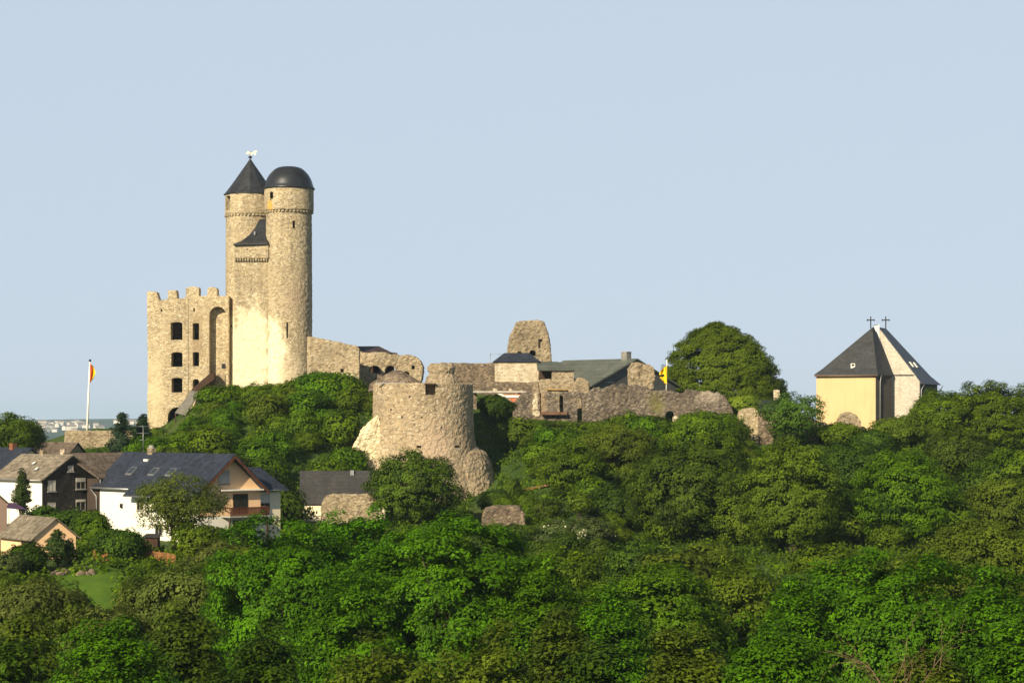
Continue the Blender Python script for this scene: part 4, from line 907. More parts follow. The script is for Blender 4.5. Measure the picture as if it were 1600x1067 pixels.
def white_house():
    fr = Frame((PX(310, 250), 250, PZ(850, 250)), 42, .89, 1.2)
    Wd, L, hw, rise = 9.5, 17.2, 6.05, 3.72
    t = thing('white_house', 'big white house with a dark blue roof, three roof windows and wooden balcony', 'house', fr(4.7, 8, 0))
    gable_body(fr, Wd, L, hw, rise, t, M['white'])
    bm = bmesh.new(); extrude(bm, [fr(.02, -.04, 3.1), fr(Wd - .02, -.04, 3.1), fr(Wd - .02, -.04, hw - .05), fr(Wd / 2, -.04, hw + rise - .05), fr(.02, -.04, hw - .05)], fr.e2 * .035); obj('gable_panel', bm, M['peach'], t)
    rf = roof_slabs(fr, Wd, L, hw, rise, t, M['slate_blue2'], .55, .9, 1.1, .22)
    # lower roof skirt along the near two thirds of the front
    k = rise / (Wd / 2)
    bm = bmesh.new(); q = [fr(-.55, -.9, hw - k * .55 + .05), fr(-.55, 11.2, hw - k * .55 + .05), fr(-1.5, 11.2, hw - k * 1.5 + .15), fr(-1.5, -.9, hw - k * 1.5 + .15)]; extrude(bm, q, (0, 0, .2)); obj('eave_roof', bm, M['slate_blue2'], t)
    gutter(fr, -1.55, 10.8, hw - k * 1.5 + .2, t, .9)
    bm = bmesh.new(); tube(bm, [fr(-.62, 11.2, hw - k * .55 + .2), fr(-.62, L + 1.1, hw - k * .55 + .2)], .13, 8); obj('gutter', bm, M['zinc'], t)
    bm = bmesh.new(); tube(bm, [fr(-.6, L + 1.0, hw - .4), fr(-.15, L + .5, hw - 1.2), fr(-.15, L + .3, 0)], .07, 8); obj('downpipe', bm, M['zinc'], t)
    # verge boards
    bm = bmesh.new()
    for s_ in (-1, 1):
        e = Wd / 2 + s_ * (Wd / 2 + .55); a, b = fr(Wd / 2, -.93, hw + rise + .1), fr(e, -.93, hw - k * .55 + .1)
        extrude(bm, [a, b, b - Vector((0, 0, .34)), a - Vector((0, 0, .34))], fr.e2 * .06)
    obj('bargeboard', bm, M['wood_red'], t)
    for v in (6.2, 9.2, 13.2): skylight(fr, Wd, hw, rise, 1.35, v, rf)
    bm = bmesh.new(); fr.box(bm, Wd / 2 - .35, Wd / 2 + .35, 13.0, 13.8, hw + rise - .5, hw + rise + .75); ch = obj('chimney', bm, M['rubble_tan'], rf)
    bm = bmesh.new(); c = fr(Wd / 2, 13.4, hw + rise + .75); lathe(bm, [(.45, c.z), (.45, c.z + .1), (.28, c.z + .1), (.28, c.z + .35)], c.x, c.y, 12); obj('chimney_cap', bm, M['concrete'], ch)
    bm = bmesh.new(); fr.box(bm, 3.4, 3.9, 12.6, 13.3, hw + 2.6, hw + 3.2); obj('roof_hatch', bm, M['whitepaint'], rf)
    bm = bmesh.new(); a = fr(Wd / 2, 14.9, hw + rise); tube(bm, [a, a + Vector((0, 0, 3.4))], .04, 6)
    for zz, w in ((3.3, .95), (2.5, .8), (1.7, .5)): tube(bm, [a + Vector((-w, 0, zz)), a + Vector((w, 0.15, zz + .05))], .022, 5)
    for k_ in range(7): tube(bm, [a + Vector((-.9 + .3 * k_, -.3, 3.3)), a + Vector((-.9 + .3 * k_, .3, 3.3))], .012, 4)
    obj('antenna', bm, M['zinc'], rf)
    # gable openings
    window(fr, 'g', 3.0, hw + .55, 1.7, 1.6, t, blind=.9)
    for z0, h in ((3.25, 2.25), (.35, 2.2)):
        bm = bmesh.new(); fr.box(bm, 5.2, 7.5, -.07, 0, z0, z0 + h); dr = obj('balcony_door', bm, M['wood_dark'], t)
        bm = bmesh.new()
        for a in (5.35, 6.45): fr.box(bm, a, a + .9, -.10, -.075, z0 + .2, z0 + h - .15)
        obj('pane', bm, M['glass'], dr)
    bm = bmesh.new(); fr.box(bm, 3.4, 9.5, -1.5, 0, 2.92, 3.08); bal = obj('balcony', bm, M['concrete'], t)
    bm = bmesh.new()
    for k_ in range(40):
        u = 3.45 + k_ * .152; fr.box(bm, u, u + .1, -1.5, -1.46, 3.08, 3.95)
    fr.box(bm, 3.4, 9.5, -1.53, -1.44, 3.95, 4.05); fr.box(bm, 3.4, 3.5, -1.44, -.08, 3.9, 4.05); fr.box(bm, 9.4, 9.5, -1.44, -.08, 3.9, 4.05); obj('balustrade', bm, M['wood_red'], bal)
    for u in (3.5, 9.3):
        bm = bmesh.new(); fr.box(bm, u - .08, u + .08, -1.42, -1.26, -.5, 2.9); obj('balcony_post', bm, M['wood_dark'], bal)
    bm = bmesh.new(); fr.box(bm, 3.0, 9.5, -.6, 0, hw - .18, hw - .02); obj('canopy_beam', bm, M['whitepaint'], t)
    # front wall openings
    window(fr, 'f', 9.4, 3.4, 1.1, 1.3, t); window(fr, 'f', 6.0, 3.4, 1.3, 1.3, t); window(fr, 'f', 2.4, 3.4, 1.3, 1.3, t); window(fr, 'f', 6.0, .7, 1.3, 1.2, t)
    bm = bmesh.new(); fr.box(bm, -.25, 0, 13.0, 13.3, 3.6, 4.1); obj('wall_lamp', bm, M['iron'], t)
    # right wing
    w0, w1, wl_ = 9.5, 15.0, 7.0
    bm = bmesh.new(); fr.box(bm, w0, 13.2, .55, wl_, -2, 5.6); wg = obj('wing_wall', bm, M['cream2'], t)
    bm = bmesh.new(); q = [fr(w0 - 1.0, 0.0, 5.75), fr(13.8, 0.0, 5.75), fr(12.6, 3.2, 8.15), fr(w0 - 2.2, 3.2, 8.15)]; extrude(bm, q, (0, 0, .2)); q = [fr(13.8, 0, 5.75), fr(13.8, wl_, 5.75), fr(12.6, wl_, 8.15), fr(12.6, 3.2, 8.15)]; extrude(bm, q, (0, 0, .2)); obj('wing_roof', bm, M['slate_blue2'], t)
    bm = bmesh.new(); tube(bm, [fr(w0, -.08, 5.8), fr(13.9, -.08, 5.8)], .08, 8); obj('gutter', bm, M['zinc'], t)
    f2 = Frame(fr(0, .55, 0), 42, .89, 1.2); window(f2, 'g', 9.9, 3.35, 1.6, 2.0, t, blind=.5)
white_house()

def slate_house():
    fr = Frame((PX(66, 262), 262, PZ(826, 262)), 50); Wd, L, hw, rise = 8.7, 9.3, 5.7, 2.72
    t = thing('slate_house', 'house with black slate gable, white front and weathered grey tile roof', 'house', fr(4, 5, 0))
    gable_body(fr, Wd, L, hw, rise, t, M['white'])
    bm = bmesh.new(); extrude(bm, [fr(-.04, -.06, -1.9), fr(Wd, -.06, -1.9), fr(Wd, -.06, hw - .05), fr(Wd / 2, -.06, hw + rise - .05), fr(-.04, -.06, hw - .05)], fr.e2 * .055); obj('gable_cladding', bm, M['slate_wall'], t)
    rf = roof_slabs(fr, Wd, L, hw, rise, t, M['tile_grey'], .4, .3, .3, .16)
    for (a, b) in ((1.2, 2.6), (2.2, 4.4)): skylight(fr, Wd, hw, rise, a, b, rf, .5, .5, 'whitepaint')
    bm = bmesh.new(); fr.box(bm, Wd / 2 - .3, Wd / 2 + .3, 5.0, 5.6, hw + rise - .4, hw + rise + .7); obj('chimney', bm, M['rubble_tan'], rf)
    def fx(a, w0, w, h, **k): window(Frame(fr(0, -.062, 0), 50), 'g', a, w0, w, h, t, **k)
    fx(.75, 4.35, 1.15, 1.3, pane='shutter'); fx(.75, 1.75, 1.15, 1.3, pane='shutter')
    fx(4.9, 4.5, 1.45, 1.35, blind=.35); fx(4.9, 1.95, 1.45, 1.35, blind=.22)
    fx(3.7, hw + .9, .85, .75, pane='shutter')
    gutter(fr, -.45, L, hw - .05, t, .3)
    # brown roofed annexe joined to the gable
    t2 = thing('annexe', 'brown roofed annexe between the slate gable and the white house', 'house', fr(9, -1, 0))
    bm = bmesh.new(); fr.box(bm, 6.6, 13.5, -2.2, 3, -2, 5.75); obj('wall', bm, M['brown_wall'], t2)
    kz = hw + rise
    bm = bmesh.new(); extrude(bm, [fr(6.3, -2.6, 5.7), fr(14, -2.6, 5.7), fr(14, 1.6, kz + .2), fr(4.4, 1.6, kz + .2)], (0, 0, .18)); extrude(bm, [fr(4.4, 1.6, kz + .2), fr(14, 1.6, kz + .2), fr(14, 5.6, 5.7), fr(6.3, 5.6, 5.7)], (0, 0, .18)); obj('roof', bm, M['slate_brown'], t2)
    bm = bmesh.new(); tube(bm, [fr(6.5, -2.65, 5.65), fr(6.75, -2.3, 5.0), fr(6.75, -2.3, -1)], .08, 8); obj('downpipe', bm, M['zinc'], t2)
slate_house()

def small_houses():
    fr = Frame((PX(54, 222), 222, PZ(872, 222)), 35); Wd, L, hw, rise = 4.4, 8.6, 2.05, 1.75
    t = thing('garage', 'low peach garage with a grey corrugated roof in front of the houses', 'garage', fr(2.5, 3, 0))
    gable_body(fr, Wd, L, hw, rise, t, M['peach'])
    roof_slabs(fr, Wd, L, hw, rise, t, M['tile_grey'], .5, .25, .3, .12)
    bm = bmesh.new(); fr.box(bm, -.06, 0, .3, 3.2, -.5, 1.75); obj('garage_door', bm, M['wood_dark'], t)
    bm = bmesh.new(); fr.box(bm, 3.2, 3.55, -.25, 0, 1.45, 1.7); obj('wall_lamp', bm, M['iron'], t)
    # house at the left edge with pink render
    fr = Frame((PX(11, 236), 236, PZ(840, 236)), 50)
    t = thing('pink_house', 'pink rendered house cut off by the left picture edge', 'house', fr(-2, 4, 0))
    f3 = Frame(fr(-8.0, 0, 0), 50)
    gable_body(f3, 8.0, 8, 3.6, 3.0, t, M['peach2']); roof_slabs(f3, 8.0, 8, 3.6, 3.0, t, M['tile_grey'], .1, .15, .3, .12)
    # plum parasol beside it
    c = P(27, 800, 245); t = thing('parasol', 'dark plum garden canopy beside the pink house', 'parasol', (c.x, c.y, PZ(830, 245)))
    bm = bmesh.new(); hexa(bm, [P(10, 794, 244), P(43, 796, 244), P(43, 796, 248), P(10, 794, 248)], [P(12, 785, 245), P(24, 785.5, 245), P(24, 785.5, 247), P(12, 785, 247)]); obj('canopy', bm, M['plum'], t)
    for px in (14, 41):
        bm = bmesh.new(); tube(bm, [P(px, 830, 245), P(px, 795, 245)], .05, 6); obj('pole', bm, M['zinc'], t)
    # blue roof far left
    fr = Frame((PX(8, 285), 285, PZ(790, 285)), 50); t = thing('blue_roofed_house', 'house with a blue slate roof behind the grey tiled one at the left edge', 'house', fr(3, 4, 0))
    gable_body(fr, 8.0, 10, 4.2, 2.9, t, M['cream2']); rr = roof_slabs(fr, 8.0, 10, 4.2, 2.9, t, M['slate_blue2'], .4, .4, .3, .18)
    bm = bmesh.new(); fr.box(bm, 3.6, 4.3, 3.2, 3.9, 6.5, 7.9); obj('chimney', bm, M['brick'], rr)
    # steep grey roof before the terrace wall (behind the grey tiles)
    fr = Frame((PX(96, 306), 306, PZ(745, 306)), 62); t = thing('grey_roofed_house', 'grey roof slope rising to a stone chimney before the terrace wall', 'house', fr(2, 3, 0))
    gable_body(fr, 6.5, 7.0, 1.9, 2.6, t, M['rubble_tan']); rr = roof_slabs(fr, 6.5, 7.0, 1.9, 2.6, t, M['slate_brown'], .3, .3, .3, .15)
    bm = bmesh.new(); c = P(98, 0, 304); box(bm, c.x - .3, c.x + .3, 303.7, 304.3, PZ(740, 304), PZ(702, 304)); obj('chimney', bm, M['pale'], rr)
    # barn near the bastion
    fr = Frame((PX(602, 300), 300, PZ(812, 300)), 94); Wd, L, hw, rise = 9.5, 11.2, 2.35, 3.9
    t = thing('barn', 'low white barn with a plain charcoal roof left of the bastion foot', 'barn', fr(4, 5, 0))
    gable_body(fr, Wd, L, hw, rise, t, M['cream2']); rf = roof_slabs(fr, Wd, L, hw, rise, t, M['roof_dark'], .35, .3, .3, .18)
    bm = bmesh.new(); fr.box(bm, 4.0, 4.5, 4.2, 4.7, hw + 3.0, hw + 4.2); obj('vent', bm, M['zinc'], rf)
small_houses()
plain_ruin('ruined_wall', 'low rubble wall in front of the charcoal barn roof', 'wall', [(500, 820), (502, 786), (508, 775), (520, 771), (545, 772), (575, 771), (590, 776), (592, 820)], 293, 1.2, M['rubble_tan'], amp=.2, jit=.7)
plain_ruin('ruined_wall', 'squat lone stone ruin among bushes right of the bastion foot', 'ruin', [(750, 845), (753, 806), (758, 794), (775, 791), (800, 790), (812, 791), (819, 803), (823, 845)], 288, 3.5, M['rubble'], amp=.25, jit=.7, big=.3)

def garden():
    sheet('lawn', [(PX(96, 216), 216), (PX(190, 217), 217), (PX(205, 203), 203), (PX(178, 190), 190), (PX(120, 186), 186), (PX(70, 192), 192), (PX(66, 206), 206)], M['lawn'])
    sheet('path', [(PX(812, 316), 316), (PX(826, 315), 315.4), (PX(846, 314), 314), (PX(858, 313), 312.6), (PX(866, 313), 311.2), (PX(850, 312), 311.6), (PX(836, 313), 312.6), (PX(820, 314), 313.6), (PX(808, 315), 314.6)], M['earth'], .3)
    # board fence pieces at the garden's far edge
    for (a, b, Y, lab) in ((146, 172, 224, 'short orange brown board fence behind the lawn'), (213, 275, 226, 'orange brown board fence under the white house')):
        x0, x1 = PX(a, Y), PX(b, Y); t = thing('board_fence', lab, 'fence', ((x0 + x1) / 2, Y, G((x0 + x1) / 2, Y)), 'garden fences')
        bm = bmesh.new(); n = int((x1 - x0) / .16)
        for k in range(n):
            x = x0 + k * .16; g = G(x, Y); box(bm, x, x + .145, Y, Y + .03, g - .3, g + 1.15 + .04 * ((k * 7) % 3))
        obj('boards', bm, M['wood_orange'], t)
        bm = bmesh.new(); m_ = (x0 + x1) / 2; hexa(bm, [(x0, Y + .032, G(x0, Y) + .8), (x1, Y + .032, G(x1, Y) + .8), (x1, Y + .08, G(x1, Y) + .8), (x0, Y + .08, G(x0, Y) + .8)], [(x0, Y + .032, G(x0, Y) + .9), (x1, Y + .032, G(x1, Y) + .9), (x1, Y + .08, G(x1, Y) + .9), (x0, Y + .08, G(x0, Y) + .9)]); obj('rail', bm, M['wood_orange'], t)
    # small garden shed by the white house's corner
    Y = 233; x0, x1 = PX(226, Y), PX(246, Y); g = G(x0, Y); t = thing('garden_shed', 'little dark wooden shed at the foot of the white house', 'shed', ((x0 + x1) / 2, Y + 1, g))
    bm = bmesh.new(); box(bm, x0, x1, Y, Y + 1.8, g - .5, g + 1.7); obj('wall', bm, M['wood_dark'], t)
    bm = bmesh.new(); hexa(bm, [(x0 - .15, Y - .2, g + 1.7), (x1 + .15, Y - .2, g + 1.7), (x1 + .15, Y + 2, g + 1.9), (x0 - .15, Y + 2, g + 1.9)], [(x0 - .15, Y - .2, g + 1.8), (x1 + .15, Y - .2, g + 1.8), (x1 + .15, Y + 2, g + 2.0), (x0 - .15, Y + 2, g + 2.0)]); obj('roof', bm, M['roof_dark'], t)
    # rockery of stones in front of the lawn's far edge
    t = thing('rockery', 'low grey stone rockery at the back of the lawn', 'rockery', (PX(105, 213), 213, G(PX(105, 213), 213)))
    for k in range(26):
        px = rng.uniform(72, 142); Y = rng.uniform(211.5, 214.5); x = PX(px, Y); r = rng.uniform(.2, .45)
        bm = bmesh.new(); bmesh.ops.create_icosphere(bm, subdivisions=2, radius=r)
        for v in bm.verts: v.co = Vector((v.co.x * 1.3, v.co.y, v.co.z * .8)) * (1 + .25 * math.sin(v.co.x * 7 + k) * math.cos(v.co.z * 6 + k * 2)); 
        for v in bm.verts: v.co += Vector((x, Y, G(x, Y) + r * .35))
        obj('rock', bm, M['rubble'], t)
garden()

def far_village():
    r2 = random.Random(8); wall, roof = mat_plain('far_render', (0.62, 0.58, 0.54), .9, .1), mat_plain('hazed_far_tiles', (0.22, 0.17, 0.15), .8, .1)  # render and tiles muted, distance haze put into their colours
    proto = []
    for (w, l, h) in ((11, 17, 7), (13, 24, 9), (16, 30, 11)):
        bm = bmesh.new(); extrude(bm, [(0 - w / 2, -l / 2, -3), (w / 2, -l / 2, -3), (w / 2, -l / 2, h), (0, -l / 2, h + w * .3), (-w / 2, -l / 2, h)], (0, l, 0))
        for s_ in (-1, 1): extrude(bm, [(0, -l / 2 - .4, h + w * .3 + .3), (0, l / 2 + .4, h + w * .3 + .3), (s_ * (w / 2 + .5), l / 2 + .4, h), (s_ * (w / 2 + .5), -l / 2 - .4, h)], (0, 0, .3), 1)
        proto.append(finish(bm, 'village_house', [wall, roof]))
    for k in range(44):
        px = r2.choice([r2.uniform(56, 110), r2.uniform(70, 165), r2.uniform(100, 230)]); Y = r2.uniform(6450, 7500); x = PX(px, Y)
        o = bpy.data.objects.new('village_house', r2.choice(proto)); C.objects.link(o); o.location = (x, Y, G(x, Y)); o.rotation_euler.z = r2.uniform(0, 6.3)
        tag(o, 'tiny pale house of the hazy village on the far hills', 'house', 'far village houses')
far_village()


# ------------------------------------------------------------------ trees and shrubs
SP = {  # dark, light, leaf length, clump radius, leaf density, translucency
 'maple':  ((0.024, 0.064, 0.002), (0.112, 0.275, 0.004), .28, .66, .9, .34),
 'maple_mid': ((0.025, 0.064, 0.003), (0.134, 0.268, 0.005), .31, .72, .95, .34),
 'mid':    ((0.030, 0.062, 0.004), (0.158, 0.250, 0.007), .34, .76, .95, .34),
 'dark':   ((0.016, 0.038, 0.004), (0.072, 0.136, 0.007), .33, .78, 1.0, .25),
 'darkolive': ((0.026, 0.045, 0.005), (0.098, 0.158, 0.009), .33, .80, 1.0, .27),
 'olive':  ((0.042, 0.066, 0.005), (0.142, 0.205, 0.013), .32, .74, .95, .30),
 'willow': ((0.050, 0.072, 0.012), (0.150, 0.190, 0.034), .33, .80, .95, .30),
 'lime':   ((0.046, 0.066, 0.003), (0.108, 0.160, 0.007), .36, .80, 1.3, .24),
 'acacia': ((0.036, 0.084, 0.008), (0.120, 0.220, 0.022), .33, .62, .7, .32),
 'yellow': ((0.120, 0.200, 0.016), (0.260, 0.330, 0.030), .30, .60, 1.0, .3),
 'bluegreen': ((0.018, 0.042, 0.022), (0.050, 0.090, 0.048), .30, .55, .9, .25),
 'conifer': ((0.018, 0.042, 0.010), (0.070, 0.096, 0.018), .24, .36, 1.1, .2),
 'feather': ((0.046, 0.068, 0.008), (0.140, 0.175, 0.022), .26, .5, .5, .34),
 'flower': ((0.026, 0.050, 0.012), (0.080, 0.110, 0.030), .30, .6, 1.0, .25)}
for k, v in SP.items():
    M['leaf_' + k] = mat_leaf('leaves_' + k, v[0], v[1], v[5], flower=(0.62, 0.60, 0.48) if k == 'flower' else None)

def unit(a): return a / np.maximum(np.linalg.norm(a, axis=-1, keepdims=True), 1e-6)
def leaf_mesh(name, pos, nrm, size, tint, mat, r, wide=.55):
    n = len(pos)
    t = unit(np.cross(nrm, r.normal(size=(n, 3)))); b = np.cross(nrm, t)
    L = (size * .5)[:, None]; w = L * wide
    fold = nrm * L * .18
    v = np.empty((n, 4, 3), np.float32)
    v[:, 0] = pos - t * L; v[:, 1] = pos + b * w + fold; v[:, 2] = pos + t * L; v[:, 3] = pos - b * w + fold
    me = bpy.data.meshes.new(name)
    me.vertices.add(4 * n); me.vertices.foreach_set('co', v.ravel())
    me.loops.add(4 * n); me.loops.foreach_set('vertex_index', np.arange(4 * n, dtype=np.int32))
    me.polygons.add(n); me.polygons.foreach_set('loop_start', np.arange(0, 4 * n, 4, dtype=np.int32)); me.polygons.foreach_set('loop_total', np.full(n, 4, np.int32))
    at = me.attributes.new('tint', 'FLOAT', 'POINT'); at.data.foreach_set('value', np.repeat(np.clip(tint, 0, 1), 4).astype(np.float32))
    me.update(calc_edges=True); me.materials.append(mat)
    return me
def crown_lobes(r, a, H, shape, rough=1.0):
    lr0 = float(np.clip(.34 * min(a, H * .6), .45, 2.5))
    area = 4 * math.pi * ((a * a * 2 + (H / 2) ** 2) / 3)
    n = int(np.clip(area / (math.pi * lr0 ** 2) * .95, 7, 70))
    if shape == 'dense':       # full parabolic dome, leafy right through
        n = 340; t = r.uniform(0, 1, n) ** 1.1; pr = np.sqrt(np.maximum(.02, 1 - t ** 2.3)); lr = np.clip(a * .17, .6, 1.6) * r.uniform(.75, 1.25, n)
        ph = r.uniform(0, 6.283, n); rad = np.maximum(a * pr - lr * .9, 0) * np.where(r.uniform(0, 1, n) < .72, r.uniform(.9, 1.04, n), np.sqrt(r.uniform(0, .8, n)))
        skew = 1 - .22 * np.sin(t * 2.6) * (t > 0)
        c = np.stack([rad * np.cos(ph) * 1.0 - a * .13 * t, rad * np.sin(ph), lr * .6 + t * (H - lr * 1.5)], 1)
        return c, lr, n
    if shape == 'full':        # big rounded crown whose boughs close up into one mass
        lr0 = float(np.clip(.21 * min(a, H * .6), .45, 1.7)); n = int(np.clip(area / (math.pi * lr0 ** 2) * 1.35, 12, 200))
        i = np.arange(n) + .5; dz = 1 - 1.85 * i / n; ph = i * 2.39996 + r.uniform(0, 6.28); hr = np.sqrt(np.maximum(0, 1 - dz * dz))
        d = np.stack([hr * np.cos(ph), hr * np.sin(ph), dz], 1)
        ph0 = r.uniform(0, 6.28, 4)       # broad swellings of the outline
        sw = 1 + .07 * np.sin(3 * ph + ph0[0]) * hr + .06 * np.sin(2 * ph + 4 * dz + ph0[1]) + .05 * np.sin(5 * ph - 5 * dz + ph0[2]) * hr
        d += r.normal(size=(n, 3)) * .05; lr = lr0 * r.uniform(.7, 1.3, n)
        f = (sw * np.where(r.uniform(0, 1, n) < .82, r.uniform(.84, 1.04, n), r.uniform(.45, .85, n)))
        c = np.stack([d[:, 0] * (a - lr * .7) * f, d[:, 1] * (a - lr * .7) * f, H / 2 + d[:, 2] * (H / 2 - lr * .7) * f], 1)
        return c, lr, n
    n = int(n * 1.3)
    i = np.arange(n) + .5
    dz = 1 - 2 * i / n; ph = i * 2.39996 + r.uniform(0, 6.28)
    hr = np.sqrt(np.maximum(0, 1 - dz * dz))
    d = np.stack([hr * np.cos(ph), hr * np.sin(ph), dz], 1) + r.normal(size=(n, 3)) * .12
    t = np.clip(dz * .5 + .5, 0, 1)
    if shape == 'dome': prof = np.where(t < .3, 1.0 + .25 * (t / .3), 1.18); d[:, 2] = np.where(d[:, 2] < 0, d[:, 2] * .95, d[:, 2])
    elif shape == 'cone': prof = np.clip(1.35 - 1.1 * t, .12, 1.2) 
    elif shape == 'tall': prof = np.full(n, .92)
    elif shape == 'vase': prof = .72 + .42 * t
    else: prof = np.full(n, 1.0)
    lr = lr0 * r.uniform(.72, 1.2, n)
    if shape == 'cone': lr *= np.clip(1.25 - t, .35, 1)
    ra = np.maximum(a - lr * .75, a * .25) * r.uniform(1 - .22 * rough, 1 + .05 * rough, n) * prof
    rz = np.maximum(H / 2 - lr * .8, H * .2) * r.uniform(1 - .15 * rough, 1.02, n)
    c = np.stack([d[:, 0] * ra, d[:, 1] * ra, H / 2 + d[:, 2] * rz], 1)
    m = max(3, n // 4)
    ci = c[r.integers(0, n, m)].copy(); ci[:, :2] *= .45; ci[:, 2] = H / 2 + (ci[:, 2] - H / 2) * .5
    return np.vstack([c, ci]), np.concatenate([lr, np.full(m, lr0 * 1.1)]), n
def crown_leaves(r, a, H, shape, sp, rough=1.0, dens=1.0, leaf=None):
    _, _, s, rc, dn, _ = SP[sp]; s = leaf or s
    C_, lr, n = crown_lobes(r, a, H, shape, rough)
    ctr = np.array([0, 0, H * .42])
    nc = np.maximum(4, (3.1 * (lr / rc) ** 2)).astype(int)
    li = np.repeat(np.arange(len(C_)), nc); k = len(li)
    out = unit(C_ - ctr)[li]
    d = unit(r.normal(size=(k, 3)) * .8 + out * .75 + np.array([0, 0, .25]))
    cc = C_[li] + d * (lr[li] * r.uniform(.62, 1.08, k))[:, None] * np.array([1, 1, .85])
    crad = rc * r.uniform(.65, 1.25, k)
    nl = np.maximum(6, dens * dn * .62 * 4 * math.pi * crad ** 2 / (s * s)).astype(int)
    ti = np.repeat(np.arange(k), nl); N = len(ti)
    ld = unit(r.normal(size=(N, 3)) + np.array([0, 0, .25]))
    pos = cc[ti] + ld * (crad[ti] * r.uniform(.58, 1.06, N))[:, None] * np.array([1, 1, .62])
    nrm = unit(ld * .46 + d[ti] * .42 + out[ti] * .70 + np.array([0, 0, .14]) + r.normal(size=(N, 3)) * .26)
    lob_t = r.normal(size=len(C_)) * .10; cl_t = r.normal(size=k) * .16
    tint = .47 + lob_t[li][ti] + cl_t[ti] + r.normal(size=N) * .16
    return pos, nrm, s * r.uniform(.7, 1.3, N), tint, C_[:n], lr[:n]
def trunk_bm(x, y, z, zc, ctrs, a, H, r, stems=1):
    bm = bmesh.new(); r0 = float(np.clip(.026 * (H + zc - z), .04, .34))
    for s_ in range(stems):
        ox, oy = (0, 0) if stems == 1 else (r.normal() * .25, r.normal() * .25)
        top = Vector((x + ox * 3 + r.normal() * .2, y + oy * 3, zc + H * .62)); mid = Vector((x + ox * 1.5 + r.normal() * .15, y + oy, zc + H * .15)); b = Vector((x + ox, y + oy, z - .5))
        tube(bm, [b, b.lerp(mid, .5) + Vector((r.normal() * .1, 0, 0)), mid, mid.lerp(top, .55) + Vector((r.normal() * .25, r.normal() * .25, 0)), top], [r0 * 1.25, r0, r0 * .8, r0 * .5, r0 * .2], 8)
    for c in ctrs[r.permutation(len(ctrs))[:12]]:
        e = Vector((x + c[0] * .92, y + c[1] * .92, zc + c[2])); h = float(np.clip((e.z - z) * r.uniform(.35, .6), .3, zc + H * .55 - z))
        st = Vector((x, y, z + h)); m = st.lerp(e, .5) + Vector((0, 0, (e - st).length * -.06 + r.normal() * .15))
        tube(bm, [st, m, e], [r0 * .45, r0 * .28, r0 * .07], 6)
    return bm
_seed = [100]
def tree(name, label, cat, px, top, wpx, Y, sp, bottom=None, shape='round', group=None, rough=1.0, dens=1.0, stems=1, bark='bark', leaf=None, ground_z=None):
    _seed[0] += 1; r = np.random.default_rng(_seed[0])
    x = PX(px, Y); zg = G(x, Y) if ground_z is None else ground_z
    zt = PZ(top, Y); a = wpx / FPX * Y / 2
    zc = PZ(bottom, Y) if bottom else zg + .14 * (zt - zg)
    zc = max(zc, zg - .2); zt = max(zt, zc + 1.0); H = zt - zc
    t = thing(name, label, cat, (x, Y, zg), group)
    pos, nrm, size, tint, ctr, lr = crown_leaves(r, a, H, shape, sp, rough, dens, leaf)
    pos = pos + np.array([x, Y, zc])
    ok = pos[:, 2] > ground(pos[:, 0], pos[:, 1]) - .1
    me = leaf_mesh('crown', pos[ok], nrm[ok], size[ok], tint[ok], M['leaf_' + sp], r)
    link('crown', me, t)
    obj('trunk', trunk_bm(x, Y, zg, zc, ctr, a, H, r, stems), M[bark], t, smooth=True)
    return t

T = 'deciduous_tree'
# skyline and castle hill
tree(T, 'great dome shaped olive green lime tree on the skyline behind the curtain wall', 'tree', 1132, 504, 196, 378, 'lime', 650, 'dense', rough=.35, dens=1.0)
tree(T, 'tall green tree highest on the skyline at the right edge, right of the church', 'tree', 1553, 600, 136, 333, 'mid', 725, 'full')
tree(T, 'green skyline tree close right of the church wall', 'tree', 1474, 610, 108, 338, 'mid', 730, 'full')
tree(T, 'green skyline tree cut by the right picture edge', 'tree', 1632, 616, 120, 331, 'mid', 730, 'full')
tree(T, 'light green feathery tree before the left corner of the cream church wall', 'tree', 1238, 613, 108, 331, 'acacia', 690, 'vase', bark='bark_pale', dens=.58)
tree('shrub_tree', 'small green tree covering the foot of the cream church wall', 'tree', 1312, 662, 74, 333, 'mid', 710)
tree('shrub_tree', 'olive green bushy tree before the pale stone gable of the church', 'tree', 1404, 652, 92, 335, 'olive', 725)
tree('shrub_tree', 'dark green bushy tree before the shaded flank of the church', 'tree', 1362, 676, 66, 331, 'dark', 730)
tree('shrub', 'bright yellow green bush between the curtain wall end and the slate outbuilding', 'shrub', 1161, 618, 46, 347, 'yellow', 652, 'dome', ground_z=PZ(655, 347))
tree('shrub', 'dark shrub in the shade under the footbridge deck', 'shrub', 775, 619, 46, 341, 'dark', 650)
tree(T, 'young pointed blue green tree left of the battlemented ruin', 'tree', 191, 643, 46, 318, 'bluegreen', 730, 'cone')
tree(T, 'thin spiky sapling at the left foot of the battlemented ruin', 'tree', 223, 650, 22, 322, 'bluegreen', 700, 'cone')
tree(T, 'dark round tree at the left picture edge above the blue roof', 'tree', 12, 650, 118, 312, 'darkolive', 720)
